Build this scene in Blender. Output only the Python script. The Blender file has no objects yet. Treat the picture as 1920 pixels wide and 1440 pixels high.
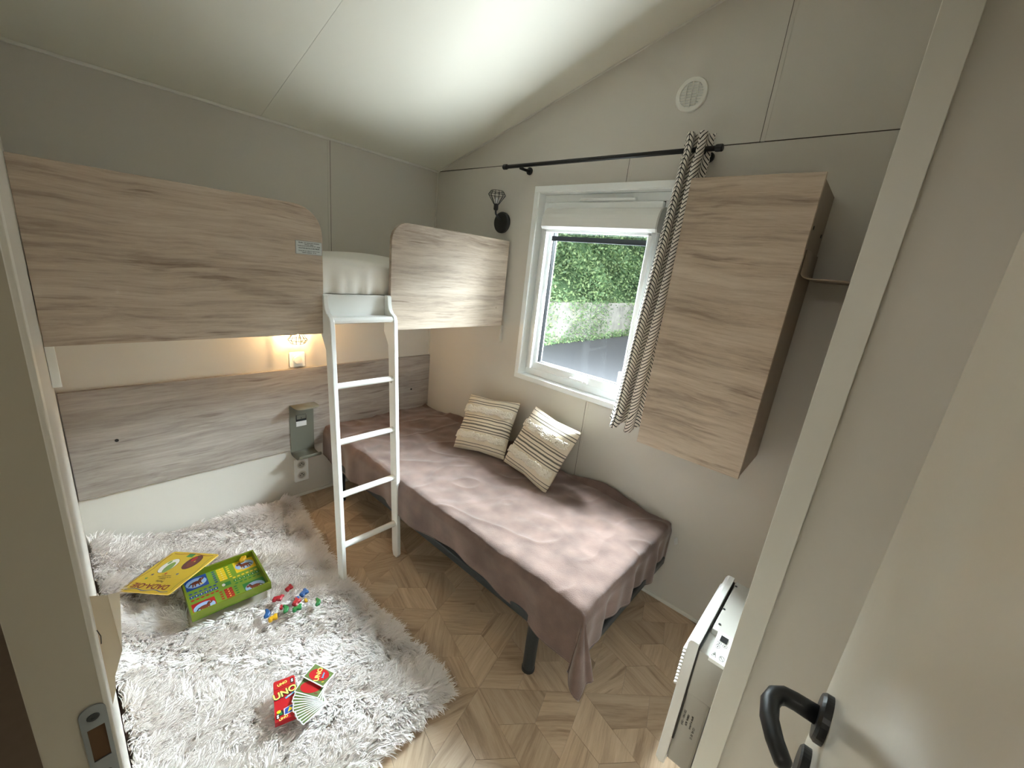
import bpy, bmesh, math, random
import numpy as np
from mathutils import Vector, Matrix
random.seed(3); rng = np.random.default_rng(3)
S = bpy.context.scene
COL = S.collection
V = Vector

# ------------------------------------------------------------------ camera
cam_d = bpy.data.cameras.new('camera'); cam = bpy.data.objects.new('camera', cam_d); COL.objects.link(cam)
cf = V((0.73542858, 0.61882001, -0.27605543)); cr = V((0.66340553, -0.7405159, 0.10737455)); cu = V((0.13797792, 0.26210302, 0.95512518))
m = Matrix((cr, cu, -cf)).transposed().to_4x4(); m.translation = V((-1.84516834, -2.38238076, 1.51622841))
cam.matrix_world = m
cam_d.sensor_width = 36; cam_d.lens = 768.7685 / 1920 * 36; cam_d.clip_start = 0.01; cam_d.clip_end = 200
S.camera = cam

# ------------------------------------------------------------------ world, sun, lights, exposure
W = bpy.data.worlds.new('sky'); S.world = W; W.use_nodes = True
bg = W.node_tree.nodes['Background']; bg.inputs[0].default_value = (0.80, 0.90, 1.0, 1); bg.inputs[1].default_value = 0.38
sd = bpy.data.lights.new('sun', 'SUN'); sd.energy = .62; sd.angle = 0.02; sd.color = (1, .96, .88)
so = bpy.data.objects.new('sun', sd); COL.objects.link(so)
so.rotation_euler = V((0.15, 0.62, -0.77)).to_track_quat('-Z', 'Y').to_euler()


def area(name, loc, target, sx, sy, energy, color):
    d = bpy.data.lights.new(name, 'AREA'); d.shape = 'RECTANGLE'; d.size = sx; d.size_y = sy; d.energy = energy; d.color = color
    o = bpy.data.objects.new(name, d); COL.objects.link(o); o.location = loc
    d_ = V(target) - V(loc)
    o.rotation_euler = (0 if d_.z < 0 else math.pi, 0, math.pi / 2) if abs(d_.x) + abs(d_.y) < 1e-6 else d_.to_track_quat('-Z', 'Y').to_euler(); return o


area('sky_fill_panel', (1.5, -0.5, 2.35), (1.5, -0.5, 0), 4.2, 1.2, 850, (0.82, 0.925, 1.0))  # added area panel standing in for sky light through the window
area('high_fill_panel', (0.66, 0.30, 2.6), (0.66, 0.30, 0), 1.7, 0.95, 860, (0.84, 0.93, 1.0))  # added steep panel to brighten the bed foot and floor
area('ground_fill_panel', (1.15, -1.2, -0.45), (1.15, -1.2, 2), 4.4, 1.9, 300, (0.88, 0.94, 1.0))  # added upward panel imitating bounce off the ground outside
area('corridor_fill', (-2.85, -2.02, 2.25), (-0.8, -1.9, 0.9), 0.45, 0.45, 1.7, (1, .95, .86))  # unseen fill light added in the corridor to brighten the room
S.view_settings.view_transform = 'Standard'; S.view_settings.look = 'None'
S.view_settings.gamma = 1; S.view_settings.use_curve_mapping = False
S.view_settings.exposure = 1.68
S.cycles.use_denoising = True
S.cycles.max_bounces = 10; S.cycles.diffuse_bounces = 7; S.cycles.transparent_max_bounces = 16
S.cycles.sample_clamp_indirect = 6; S.cycles.caustics_reflective = False; S.cycles.caustics_refractive = False


# ------------------------------------------------------------------ materials
def lin(c):
    return tuple((x / 255 / 12.92 if x / 255 <= .04045 else ((x / 255 + .055) / 1.055) ** 2.4) for x in c) + (1,)


def mat(name, rgb, rough=.5, metal=0, spec=.5, noise=0, nscale=40, bump=0, bscale=200, emit=None, es=0, sheen=0, coat=0, sub=0):
    M = bpy.data.materials.new(name); M.use_nodes = True; nt = M.node_tree; b = nt.nodes['Principled BSDF']
    c = lin(rgb); b.inputs['Base Color'].default_value = c
    b.inputs['Roughness'].default_value = rough; b.inputs['Metallic'].default_value = metal
    b.inputs['Specular IOR Level'].default_value = spec
    if sheen: b.inputs['Sheen Weight'].default_value = sheen; b.inputs['Sheen Roughness'].default_value = .4
    if coat: b.inputs['Coat Weight'].default_value = coat; b.inputs['Coat Roughness'].default_value = .12
    if emit: b.inputs['Emission Color'].default_value = emit + (1,); b.inputs['Emission Strength'].default_value = es
    if noise or bump:
        tc = nt.nodes.new('ShaderNodeTexCoord')
    if noise:
        n = nt.nodes.new('ShaderNodeTexNoise'); n.inputs['Scale'].default_value = nscale; n.inputs['Detail'].default_value = 6
        nt.links.new(tc.outputs['Object'], n.inputs['Vector'])
        r = nt.nodes.new('ShaderNodeMapRange'); r.inputs['From Min'].default_value = .3; r.inputs['From Max'].default_value = .7
        r.inputs['To Min'].default_value = 1 - noise; r.inputs['To Max'].default_value = 1 + noise
        nt.links.new(n.outputs['Fac'], r.inputs['Value'])
        mx = nt.nodes.new('ShaderNodeVectorMath'); mx.operation = 'SCALE'; mx.inputs[0].default_value = c[:3]
        nt.links.new(r.outputs[0], mx.inputs['Scale']); nt.links.new(mx.outputs[0], b.inputs['Base Color'])
    if bump:
        n = nt.nodes.new('ShaderNodeTexNoise'); n.inputs['Scale'].default_value = bscale; n.inputs['Detail'].default_value = 3
        nt.links.new(tc.outputs['Object'], n.inputs['Vector'])
        bp = nt.nodes.new('ShaderNodeBump'); bp.inputs['Strength'].default_value = bump; bp.inputs['Distance'].default_value = .002
        nt.links.new(n.outputs['Fac'], bp.inputs['Height']); nt.links.new(bp.outputs[0], b.inputs['Normal'])
    return M


def wood(name, axis, dark, mid, light, coord='Object', obj_var=0., rough=.45, contrast=1.0):
    """grain runs along axis (0,1,2); three-tone laminate oak"""
    M = bpy.data.materials.new(name); M.use_nodes = True; nt = M.node_tree; b = nt.nodes['Principled BSDF']; L = nt.links.new; N = nt.nodes.new
    tc = N('ShaderNodeTexCoord'); mp = N('ShaderNodeMapping'); src = tc.outputs[coord]
    if obj_var:
        oi = N('ShaderNodeObjectInfo'); ad = N('ShaderNodeVectorMath'); ad.operation = 'ADD'
        sc = N('ShaderNodeMath'); sc.operation = 'MULTIPLY'; sc.inputs[1].default_value = 37.0
        L(oi.outputs['Random'], sc.inputs[0]); L(src, ad.inputs[0]); L(sc.outputs[0], ad.inputs[1]); src = ad.outputs[0]
    # gentle waviness of the grain
    nw = N('ShaderNodeTexNoise'); nw.inputs['Scale'].default_value = 2.6; nw.inputs['Detail'].default_value = 2; L(src, nw.inputs['Vector'])
    sb = N('ShaderNodeVectorMath'); sb.operation = 'SUBTRACT'; sb.inputs[1].default_value = (.5, .5, .5); L(nw.outputs['Color'], sb.inputs[0])
    s2 = N('ShaderNodeVectorMath'); s2.operation = 'SCALE'; s2.inputs['Scale'].default_value = .045; L(sb.outputs[0], s2.inputs[0])
    a2 = N('ShaderNodeVectorMath'); a2.operation = 'ADD'; L(src, a2.inputs[0]); L(s2.outputs[0], a2.inputs[1])
    s = [1, 1, 1]; s[axis] = .10; mp.inputs['Scale'].default_value = s; L(a2.outputs[0], mp.inputs['Vector'])
    n1 = N('ShaderNodeTexNoise'); n1.inputs['Scale'].default_value = 14; n1.inputs['Detail'].default_value = 5; n1.inputs['Roughness'].default_value = .6; n1.inputs['Distortion'].default_value = .6
    n2 = N('ShaderNodeTexNoise'); n2.inputs['Scale'].default_value = 90; n2.inputs['Detail'].default_value = 6; n2.inputs['Roughness'].default_value = .75
    mp2 = N('ShaderNodeMapping'); s = [1, 1, 1]; s[axis] = .055; mp2.inputs['Scale'].default_value = s; L(a2.outputs[0], mp2.inputs['Vector'])
    L(mp.outputs[0], n1.inputs['Vector']); L(mp2.outputs[0], n2.inputs['Vector'])
    mx = N('ShaderNodeMix'); mx.data_type = 'FLOAT'; mx.inputs[0].default_value = .45; L(n1.outputs['Fac'], mx.inputs[2]); L(n2.outputs['Fac'], mx.inputs[3])
    n3 = N('ShaderNodeTexNoise'); n3.inputs['Scale'].default_value = 46; n3.inputs['Detail'].default_value = 4; mp3 = N('ShaderNodeMapping'); s = [1, 1, 1]; s[axis] = .07; mp3.inputs['Scale'].default_value = s; mp3.inputs['Location'].default_value = (3, 5, 7)
    L(a2.outputs[0], mp3.inputs['Vector']); L(mp3.outputs[0], n3.inputs['Vector']); ck = N('ShaderNodeMapRange'); ck.inputs['From Min'].default_value = .60; ck.inputs['From Max'].default_value = .70; ck.inputs['To Min'].default_value = 0; ck.inputs['To Max'].default_value = .13; L(n3.outputs['Fac'], ck.inputs['Value'])
    cr_ = N('ShaderNodeValToRGB'); e = cr_.color_ramp.elements; h = .17 / contrast
    e[0].position = .5 - h; e[0].color = lin(dark); e[1].position = .5 + h; e[1].color = lin(light); k = e.new(.5); k.color = lin(mid)
    sbk = N('ShaderNodeMath'); sbk.operation = 'SUBTRACT'; L(mx.outputs[0], sbk.inputs[0]); L(ck.outputs[0], sbk.inputs[1]); L(sbk.outputs[0], cr_.inputs[0]); out = cr_.outputs[0]
    if obj_var:
        r = N('ShaderNodeMapRange'); r.inputs['To Min'].default_value = 1 - obj_var; r.inputs['To Max'].default_value = 1 + obj_var * .7; L(oi.outputs['Random'], r.inputs['Value'])
        sc2 = N('ShaderNodeVectorMath'); sc2.operation = 'SCALE'; L(out, sc2.inputs[0]); L(r.outputs[0], sc2.inputs['Scale']); out = sc2.outputs[0]
    L(out, b.inputs['Base Color']); b.inputs['Roughness'].default_value = rough
    bp = N('ShaderNodeBump'); bp.inputs['Strength'].default_value = .12; bp.inputs['Distance'].default_value = .001; L(n2.outputs['Fac'], bp.inputs['Height']); L(bp.outputs[0], b.inputs['Normal'])
    return M


def glass_mat(name, tint=(.97, .99, .98)):
    M = bpy.data.materials.new(name); M.use_nodes = True; nt = M.node_tree; nt.nodes.clear(); N = nt.nodes.new; L = nt.links.new
    o = N('ShaderNodeOutputMaterial'); t = N('ShaderNodeBsdfTransparent'); t.inputs[0].default_value = tint + (1,)
    g = N('ShaderNodeBsdfGlossy'); g.inputs['Roughness'].default_value = .02; f0 = N('ShaderNodeLayerWeight'); f1 = N('ShaderNodeMath'); f1.operation = 'POWER'; f1.inputs[1].default_value = 5; L(f0.outputs['Facing'], f1.inputs[0]); f = N('ShaderNodeMath'); f.operation = 'MULTIPLY_ADD'; f.inputs[1].default_value = .6; f.inputs[2].default_value = .03; L(f1.outputs[0], f.inputs[0])
    mx = N('ShaderNodeMixShader'); L(f.outputs[0], mx.inputs[0]); L(t.outputs[0], mx.inputs[1]); L(g.outputs[0], mx.inputs[2]); L(mx.outputs[0], o.inputs[0]); return M


M = {}
M['wall'] = mat('wall_beige', (211, 206, 197), .55, bump=.05, bscale=400)
M['ceil'] = mat('ceiling_cream', (226, 223, 210), .6)
M['white'] = mat('white_paint', (232, 230, 222), .4)
M['whitegloss'] = mat('white_gloss', (236, 236, 232), .25)
M['pvc'] = mat('white_pvc', (246, 249, 249), .3)
M['casing'] = mat('grey_casing', (218, 215, 206), .5)
M['jamb'] = mat('jamb_beige', (190, 184, 168), .55)
M['leaf'] = mat('door_laminate', (226, 221, 208), .16, bump=.03, bscale=30, spec=.6)
M['black'] = mat('matt_black', (22, 23, 24), .42)
M['blackmetal'] = mat('black_wire', (26, 25, 24), .4, metal=.3)
M['gap'] = mat('dark_joint', (70, 64, 54), .8)
M['dark'] = mat('dark_grey_steel', (52, 56, 58), .45, metal=.3)
M['green_metal'] = mat('olive_grey_metal', (112, 112, 100), .5)
M['taupe'] = mat('taupe_metal', (208, 194, 170), .38)
M['steel'] = mat('zinc_plate', (150, 156, 158), .35, metal=.8)
M['brown'] = mat('brown_cavity', (92, 62, 30), .7)
M['wood_x'] = wood('oak_laminate_x', 0, (132, 115, 100), (184, 167, 149), (208, 194, 177))
M['wood_g'] = wood('oak_laminate_grey', 0, (128, 118, 110), (165, 156, 148), (190, 182, 175))
M['wood_y'] = wood('oak_laminate_y', 1, (136, 118, 102), (190, 171, 151), (214, 198, 180))
M['wood_edge'] = mat('laminate_edge', (128, 112, 98), .5, noise=.1)
M['cab_side'] = mat('cabinet_side', (150, 134, 116), .5, noise=.06, nscale=15)
M['floorwood'] = wood('floor_oak', 0, (154, 130, 106), (192, 167, 139), (212, 190, 164), coord='UV', obj_var=.16, rough=.42, contrast=.95)
M['linen'] = mat('cream_sheet', (248, 245, 238), .85, bump=.2, bscale=300)
M['throw'] = mat('dusty_rose_plush', (112, 91, 83), .95, noise=.24, nscale=11, bump=.6, bscale=260, sheen=.5)
M['fur'] = mat('shaggy_pile', (246, 241, 238), .8, spec=.2)
M['furbase'] = mat('rug_backing', (212, 198, 186), .95)
M['heater'] = mat('heater_white', (232, 232, 230), .35)
M['heater_d'] = mat('heater_grey', (180, 178, 171), .5)
M['bulb'] = mat('bulb_glow', (255, 220, 160), .3, emit=(1, .62, .28), es=1300)
M['asphalt'] = mat('asphalt', (92, 92, 96), .9, noise=.3, nscale=60, bump=.5, bscale=40)
M['concrete'] = mat('concrete', (196, 192, 184), .9, noise=.25, nscale=3, bump=.5, bscale=20)
M['leafg'] = mat('hedge_leaf', (118, 148, 104), .6, noise=.35, nscale=1.5)
M['leafg2'] = mat('hedge_leaf_light', (164, 188, 132), .6, noise=.3, nscale=1.5)
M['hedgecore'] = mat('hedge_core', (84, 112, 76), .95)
M['glass'] = glass_mat('window_glass')
PC = dict(yellow=(232, 196, 40), green=(100, 116, 16), lime=(112, 146, 42), blue=(30, 70, 150), red=(172, 14, 26), brown=(112, 50, 34), darkred=(120, 30, 36), white=(222, 222, 220),
          lblue=(150, 180, 222), dgreen=(30, 120, 60), cream=(246, 216, 110), black=(20, 20, 24), navy=(40, 44, 110), pgreen=(118, 150, 70), maroon=(90, 40, 40), grey=(150, 152, 150), sky=(90, 170, 215), skin=(230, 190, 160), foliage=(90, 110, 60), lid=(204, 174, 40))
for k, v in PC.items(): M['p_' + k] = mat('print_' + k, v, .4)
for k, v in dict(blue=(18, 70, 122), red=(140, 16, 30), yellow=(180, 138, 20), green=(22, 104, 50)).items(): M['t_' + k] = mat('toy_' + k, v, .4)


# ------------------------------------------------------------------ mesh helpers
class MB:
    def __init__(s): s.v = []; s.f = []; s.mi = []; s.uv = None

    def add(s, verts, faces, mi=0):
        n = len(s.v); s.v += [tuple(map(float, p)) for p in verts]; s.f += [tuple(n + i for i in f) for f in faces]; s.mi += [mi] * len(faces); return s

    def box(s, x0, x1, y0, y1, z0, z1, mi=0):
        return s.add([(x, y, z) for z in (z0, z1) for y in (y0, y1) for x in (x0, x1)],
                     [(0, 2, 3, 1), (4, 5, 7, 6), (0, 1, 5, 4), (2, 6, 7, 3), (0, 4, 6, 2), (1, 3, 7, 5)], mi)

    def prism(s, poly, d, mi=0):
        """poly: list of 3D points (planar), d: extrusion vector"""
        n = len(poly); d = V(d); P = [V(p) for p in poly]; Q = [p + d for p in P]
        return s.add(P + Q, [tuple(range(n))[::-1], tuple(range(n, 2 * n))] + [(i, (i + 1) % n, n + (i + 1) % n, n + i) for i in range(n)], mi)

    def tube(s, pts, r, seg=10, mi=0, cap=True):
        P = [V(p) for p in pts]; n = len(P); R = r if isinstance(r, (list, tuple)) else [r] * n; vs = []; prev = None
        for i, p in enumerate(P):
            t = ((P[i + 1] - p) if i == 0 else (p - P[i - 1]) if i == n - 1 else (P[i + 1] - P[i - 1])).normalized()
            if prev is None:
                a = V((0, 0, 1)) if abs(t.z) < .9 else V((1, 0, 0)); u = t.cross(a).normalized()
            else:
                u = (prev - t * prev.dot(t)).normalized()
            prev = u; w = t.cross(u)
            vs += [p + (u * math.cos(2 * math.pi * k / seg) + w * math.sin(2 * math.pi * k / seg)) * R[i] for k in range(seg)]
        fs = [(i * seg + k, i * seg + (k + 1) % seg, (i + 1) * seg + (k + 1) % seg, (i + 1) * seg + k) for i in range(n - 1) for k in range(seg)]
        if cap: fs += [tuple(range(seg))[::-1], tuple((n - 1) * seg + k for k in range(seg))]
        return s.add(vs, fs, mi)

    def lathe(s, prof, c, ax, seg=24, mi=0):
        """prof: (radius, height along ax)"""
        c = V(c); ax = V(ax).normalized(); a = V((0, 0, 1)) if abs(ax.z) < .9 else V((1, 0, 0)); u = ax.cross(a).normalized(); w = ax.cross(u)
        vs = [c + ax * h + (u * math.cos(2 * math.pi * k / seg) + w * math.sin(2 * math.pi * k / seg)) * r for r, h in prof for k in range(seg)]
        n = len(prof); fs = [(i * seg + k, i * seg + (k + 1) % seg, (i + 1) * seg + (k + 1) % seg, (i + 1) * seg + k) for i in range(n - 1) for k in range(seg)]
        fs += [tuple(range(seg))[::-1], tuple((n - 1) * seg + k for k in range(seg))]
        return s.add(vs, fs, mi)

    def grid(s, fn, nu, nv, mi=0, uvf=None):
        n0 = len(s.v); vs = [fn(i / nu, j / nv) for j in range(nv + 1) for i in range(nu + 1)]
        fs = [(j * (nu + 1) + i, j * (nu + 1) + i + 1, (j + 1) * (nu + 1) + i + 1, (j + 1) * (nu + 1) + i) for j in range(nv) for i in range(nu)]
        s.add(vs, fs, mi)
        if uvf:
            s.uv = s.uv or {}
            for j in range(nv + 1):
                for i in range(nu + 1): s.uv[n0 + j * (nu + 1) + i] = uvf(i / nu, j / nv)
        return s


WL = {}


def obj(name, mb, mats, parent=None, loc=None, bevel=0, smooth=False, solid=0, subs=0):
    if not isinstance(mats, (list, tuple)): mats = [mats]
    o0 = WL[parent] if parent else V(loc) if loc is not None else V((0, 0, 0))
    me = bpy.data.meshes.new(name)
    me.from_pydata([(x - o0.x, y - o0.y, z - o0.z) for x, y, z in mb.v], [], mb.f)
    for t in mats: me.materials.append(M[t] if isinstance(t, str) else t)
    if any(mb.mi): me.polygons.foreach_set('material_index', mb.mi)
    if mb.uv:
        uv = me.uv_layers.new(name='UVMap')
        for l in me.loops: uv.data[l.index].uv = mb.uv.get(l.vertex_index, (0, 0))
    if smooth: me.polygons.foreach_set('use_smooth', [True] * len(me.polygons))
    me.update()
    bm = bmesh.new(); bm.from_mesh(me); bmesh.ops.recalc_face_normals(bm, faces=bm.faces); bm.to_mesh(me); bm.free()
    o = bpy.data.objects.new(name, me); COL.objects.link(o); WL[o] = o0
    if parent: o.parent = parent
    else: o.location = o0
    if solid:
        d = o.modifiers.new('s', 'SOLIDIFY'); d.thickness = solid; d.offset = 0
    if subs:
        d = o.modifiers.new('u', 'SUBSURF'); d.levels = d.render_levels = subs
    if bevel:
        d = o.modifiers.new('b', 'BEVEL'); d.width = bevel; d.segments = 2; d.limit_method = 'ANGLE'; d.angle_limit = .6
        if smooth is False: me.polygons.foreach_set('use_smooth', [False] * len(me.polygons))
    return o


def thing(name, label, cat, loc, group=None):
    o = bpy.data.objects.new(name, None); COL.objects.link(o); o.location = loc; WL[o] = V(loc); o.empty_display_size = .05
    return tag(o, label, cat, group)


def tag(o, label=None, cat=None, group=None, kind=None):
    if label: o['label'] = label
    if cat: o['category'] = cat
    if group: o['group'] = group
    if kind: o['kind'] = kind
    return o


def struct(name, mb, m_, **k): return tag(obj(name, mb, m_, **k), kind='structure')


def text(s, size, m_, parent, o, xd, yd, align='CENTER', name='lettering', bold=0):
    c = bpy.data.curves.new(name, 'FONT'); c.body = s; c.size = size; c.align_x = align; c.align_y = 'CENTER'; c.extrude = .0001; c.offset = bold; c.materials.append(M[m_])
    t = bpy.data.objects.new(name, c); COL.objects.link(t); t.parent = parent
    x = V(xd).normalized(); y = V(yd).normalized(); z = x.cross(y); r = Matrix((x, y, z)).transposed().to_4x4(); r.translation = V(o) - WL[parent]
    t.matrix_local = r; bpy.context.view_layer.update()
    me = bpy.data.meshes.new_from_object(t); me.name = name; n_ = bpy.data.objects.new(name, me); COL.objects.link(n_); n_.parent = parent; n_.matrix_local = r
    bpy.data.objects.remove(t); bpy.data.curves.remove(c); WL[n_] = V(o); return n_


def Bx(*a): return MB().box(*a)


def rect_poly(x0, x1, z0, z1, y, corners):
    """polygon in the XZ plane at y; corners: radius for (bl, br, tr, tl)"""
    P = []
    for (cx, cz, a0), r in zip(((x0, z0, 180), (x1, z0, 270), (x1, z1, 0), (x0, z1, 90)), corners):
        if r == 0: P.append((cx, y, cz)); continue
        sx = 1 if cx == x0 else -1; sz = 1 if cz == z0 else -1
        for k in range(9):
            a = math.radians(a0 + k * 90 / 8); P.append((cx + sx * r + r * math.cos(a), y, cz + sz * r + r * math.sin(a)))
    return P


EAVE = 2.05; SL = 0.302
XD = -1.857  # room face of the doorway wall
def roof(y): return EAVE - SL * y

# ================================================================== STRUCTURE
struct('floor', Bx(-3.2, 0.05, -3.4, 0.05, -.05, -.002), 'cab_side')
FL = bpy.data.objects['floor']


# floor pieces: a star pattern of large triangles split in three
def clip(poly, nx, ny, d):
    out = []
    for i, p in enumerate(poly):
        q = poly[(i + 1) % len(poly)]; a = p[0] * nx + p[1] * ny - d; b = q[0] * nx + q[1] * ny - d
        if a <= 0: out.append(p)
        if (a < 0 < b) or (b < 0 < a):
            t = a / (a - b); out.append((p[0] + (q[0] - p[0]) * t, p[1] + (q[1] - p[1]) * t))
    return out


def inset(poly, e):
    cx = sum(p[0] for p in poly) / len(poly); cy = sum(p[1] for p in poly) / len(poly); out = []
    for x, y in poly:
        d = math.hypot(x - cx, y - cy) or 1; out.append((x - (x - cx) / d * e, y - (y - cy) / d * e))
    return out


A = .40; hgt = A * math.sqrt(3) / 2; ang0 = math.radians(14); ca, sa = math.cos(ang0), math.sin(ang0)
def lat(i, j):
    x = (i + .5 * j) * A; y = j * hgt; return (-.96 + x * ca - y * sa, -1.643 + x * sa + y * ca)


npc = 0
for i in range(-9, 10):
    for j in range(-9, 10):
        for tri in ((lat(i, j), lat(i + 1, j), lat(i, j + 1)), (lat(i + 1, j), lat(i + 1, j + 1), lat(i, j + 1))):
            c = (sum(p[0] for p in tri) / 3, sum(p[1] for p in tri) / 3); fr = .36
            E_ = [(tri[k][0] + (tri[(k + 1) % 3][0] - tri[k][0]) * fr, tri[k][1] + (tri[(k + 1) % 3][1] - tri[k][1]) * fr) for k in range(3)]
            E2 = [(tri[k][0] + (tri[(k + 1) % 3][0] - tri[k][0]) * .5, tri[k][1] + (tri[(k + 1) % 3][1] - tri[k][1]) * .5) for k in range(3)]
            for k in range(3):
                poly = [tri[k], E_[k], c, E_[k - 1]]
                for cl in ((1, 0, 0), (-1, 0, 1.93), (0, 1, 0), (0, -1, 2.56)):
                    if len(poly) > 2: poly = clip(poly, *cl)
                if len(poly) < 3: continue
                ar = abs(sum(poly[q][0] * poly[(q + 1) % len(poly)][1] - poly[(q + 1) % len(poly)][0] * poly[q][1] for q in range(len(poly)))) / 2
                if ar < .0008 or npc >= 298: continue
                npc += 1
                pp = inset(poly, .0007)
                mb = MB().prism([(x, y, -.004) for x, y in pp], (0, 0, .004))
                gd = math.atan2(c[1] - tri[k][1], c[0] - tri[k][0]) + random.choice((0, .5, -.5)); cg, sg = math.cos(gd), math.sin(gd)
                mb.uv = {q: (v[0] * cg + v[1] * sg, -v[0] * sg + v[1] * cg) for q, v in enumerate(mb.v)}
                obj('tile', mb, 'floorwood', parent=FL)

# bunk wall (y = 0)
struct('wall_back', Bx(-3.2, .1, 0, .1, -.05, EAVE + .03), 'wall'); WBk = bpy.data.objects['wall_back']
obj('joint_strip', Bx(-.732, -.718, -.0015, .001, .83, EAVE), 'wall', parent=WBk)
obj('joint_strip', Bx(-.7185, -.7165, -.002, .001, .83, EAVE), 'gap', parent=WBk)
# window wall (x = 0) with its opening
WY0, WY1, WZ0, WZ1 = -.875, -1.60, .90, 1.905
mb = MB()
mb.box(0, .1, WY0, 0, -.05, EAVE); mb.box(0, .1, -2.6, WY1, -.05, EAVE); mb.box(0, .1, WY1, WY0, -.05, WZ0); mb.box(0, .1, WY1, WY0, WZ1, EAVE)
mb.prism([(0, .05, EAVE), (0, -2.7, EAVE), (0, -2.7, roof(-2.7)), (0, .05, roof(.05))], (.1, 0, 0))
struct('wall_window', mb, 'wall'); WW = bpy.data.objects['wall_window']
obj('joint_strip', Bx(-.0012, .001, -2.33, 0, EAVE - .0015, EAVE + .0015), 'gap', parent=WW)
for (ya, za, zb) in ((-1.37, WZ1 + .03, EAVE), (-1.355, 0, WZ0 - .03), (-1.888, EAVE, roof(-1.888))):
    obj('joint_strip', Bx(-.001, .001, ya - .0007, ya + .0007, za, zb), 'gap', parent=WW)
    obj('joint_strip', Bx(-.0012, .001, ya - .016, ya - .003, za, zb), 'wall', parent=WW)
# doorway wall (x = XD), strip between corner and jamb
mb = Bx(XD - .05, XD, -1.87, 0, -.05, 2.65); struct('wall_door', mb, 'wall')
mb = Bx(XD - .05, XD, -3.3, -2.505, -.05, 3.0); mb.box(XD - .05, XD, -2.505, -1.87, 2.02, 3.0); struct('wall_entry', mb, 'wall')
# right wall: block with a projecting end board
struct('wall_right', Bx(-.915, 0.02, -2.75, -2.332, -.05, 2.9), 'wall')
tag(obj('trim_1', Bx(-.94, -.915, -2.379, -2.332, 0, 2.8), 'casing', bevel=.001), kind='structure')
struct('wall_side', Bx(XD, -.9, -2.66, -2.56, -.05, 3.0), 'wall')
# ceiling, sloped, three panels with open joints
mb = MB().prism([(-3.2, .06, roof(.06) + .004), (.1, .06, roof(.06) + .004), (.1, -3.4, roof(-3.4) + .004), (-3.2, -3.4, roof(-3.4) + .004)], (0, 0, .08)); struct('ceiling', mb, 'gap'); CE = bpy.data.objects['ceiling']
for xa, xb in ((-3.2, -2.25), (-2.2488, -1.0476), (-1.0464, .1)):
    obj('panel', MB().prism([(xa, .06, roof(.06)), (xb, .06, roof(.06)), (xb, -3.4, roof(-3.4)), (xa, -3.4, roof(-3.4))], (0, 0, .006)), 'ceil', parent=CE)
# trims
tag(obj('trim_2', Bx(XD, 0, -.014, 0, EAVE - .008, EAVE + .003), 'white', bevel=.002), kind='structure')
tag(obj('trim_3', Bx(-.007, 0, -.007, 0, .83, EAVE), 'white', bevel=.002), kind='structure')
tag(obj('trim_4', MB().prism([(-.007, 0, EAVE - .006), (-.007, -2.4, roof(-2.4) - .006), (-.007, -2.4, roof(-2.4)), (-.007, 0, EAVE)], (.007, 0, 0)), 'casing'), kind='structure')
tag(obj('baseboard_back', Bx(XD, 0, -.008, 0, 0, .018), 'white', bevel=.002), kind='structure')
tag(obj('baseboard_window', Bx(-.008, 0, -2.332, 0, 0, .018), 'white', bevel=.002), kind='structure')
# door frame (left jamb)
mb = Bx(XD - .052, XD - .0005, -1.8712, -1.858, 0, 2.03); tag(obj('trim_5', mb, 'jamb', bevel=.001), kind='structure')
tag(obj('trim_6', Bx(XD - .003, XD + .0015, -1.8718, -1.80, 0, 2.03), 'white', bevel=.001), kind='structure')
# corridor shell behind the camera
struct('wall_corridor', Bx(-3.2, -3.1, -3.4, .1, -.05, 3.1), 'jamb')
struct('wall_corridor_end', Bx(-3.2, .1, -3.4, -3.3, -.05, 3.1), 'jamb')

# ------------------------------------------------------------------ window
wn = tag(bpy.data.objects.new('window_1', None), kind='structure'); COL.objects.link(wn); wn.location = (0, -1.24, WZ0); WL[wn] = V((0, -1.24, WZ0))
def ring(y0, y1, z0, z1, w, xa, xb, mi=0):
    """rectangular ring, y0>y1"""
    return MB().box(xa, xb, y1, y0, z0, z0 + w).box(xa, xb, y1, y0, z1 - w, z1).box(xa, xb, y0 - w, y0, z0 + w, z1 - w).box(xa, xb, y1, y1 + w, z0 + w, z1 - w)
obj('casing', ring(WY0 + .028, WY1 - .028, WZ0 - .022, WZ1 + .028, .030, -.012, .002), 'pvc', parent=wn, bevel=.002)
obj('reveal', ring(WY0 + .001, WY1 - .001, WZ0 - .001, WZ1 + .001, .006, -.006, .10), 'pvc', parent=wn)
obj('fixed_frame', ring(WY0 - .006, WY1 + .006, WZ0 + .006, WZ1 - .006, .038, .045, .095), 'pvc', parent=wn, bevel=.003)
obj('gasket', ring(WY0 - .043, WY1 + .043, WZ0 + .043, WZ1 - .043, .004, .05, .09), 'black', parent=wn)
sash = obj('sash', ring(WY0 - .047, WY1 + .047, WZ0 + .047, WZ1 - .047, .046, .028, .085), 'pvc', parent=wn, bevel=.004)
obj('glazing_bead', ring(WY0 - .092, WY1 + .092, WZ0 + .092, WZ1 - .092, .005, .045, .07), 'black', parent=wn)
obj('pane', Bx(.058, .062, WY1 + .09, WY0 - .09, WZ0 + .09, WZ1 - .09), 'glass', parent=wn)
obj('guide_rail', Bx(.0, .03, WY0 - .075, WY0 - .055, WZ0 + .055, 1.72), 'pvc', parent=wn, bevel=.002)
obj('guide_rail', Bx(.0, .03, WY1 + .055, WY1 + .075, WZ0 + .055, 1.72), 'pvc', parent=wn, bevel=.002)
mb = MB(); pr = []
for k in range(9):
    a = math.radians(-10 + k * 110 / 8); pr.append((.035 - .062 * math.cos(a) * .9, 0, 1.755 + .078 * math.sin(a)))
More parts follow.
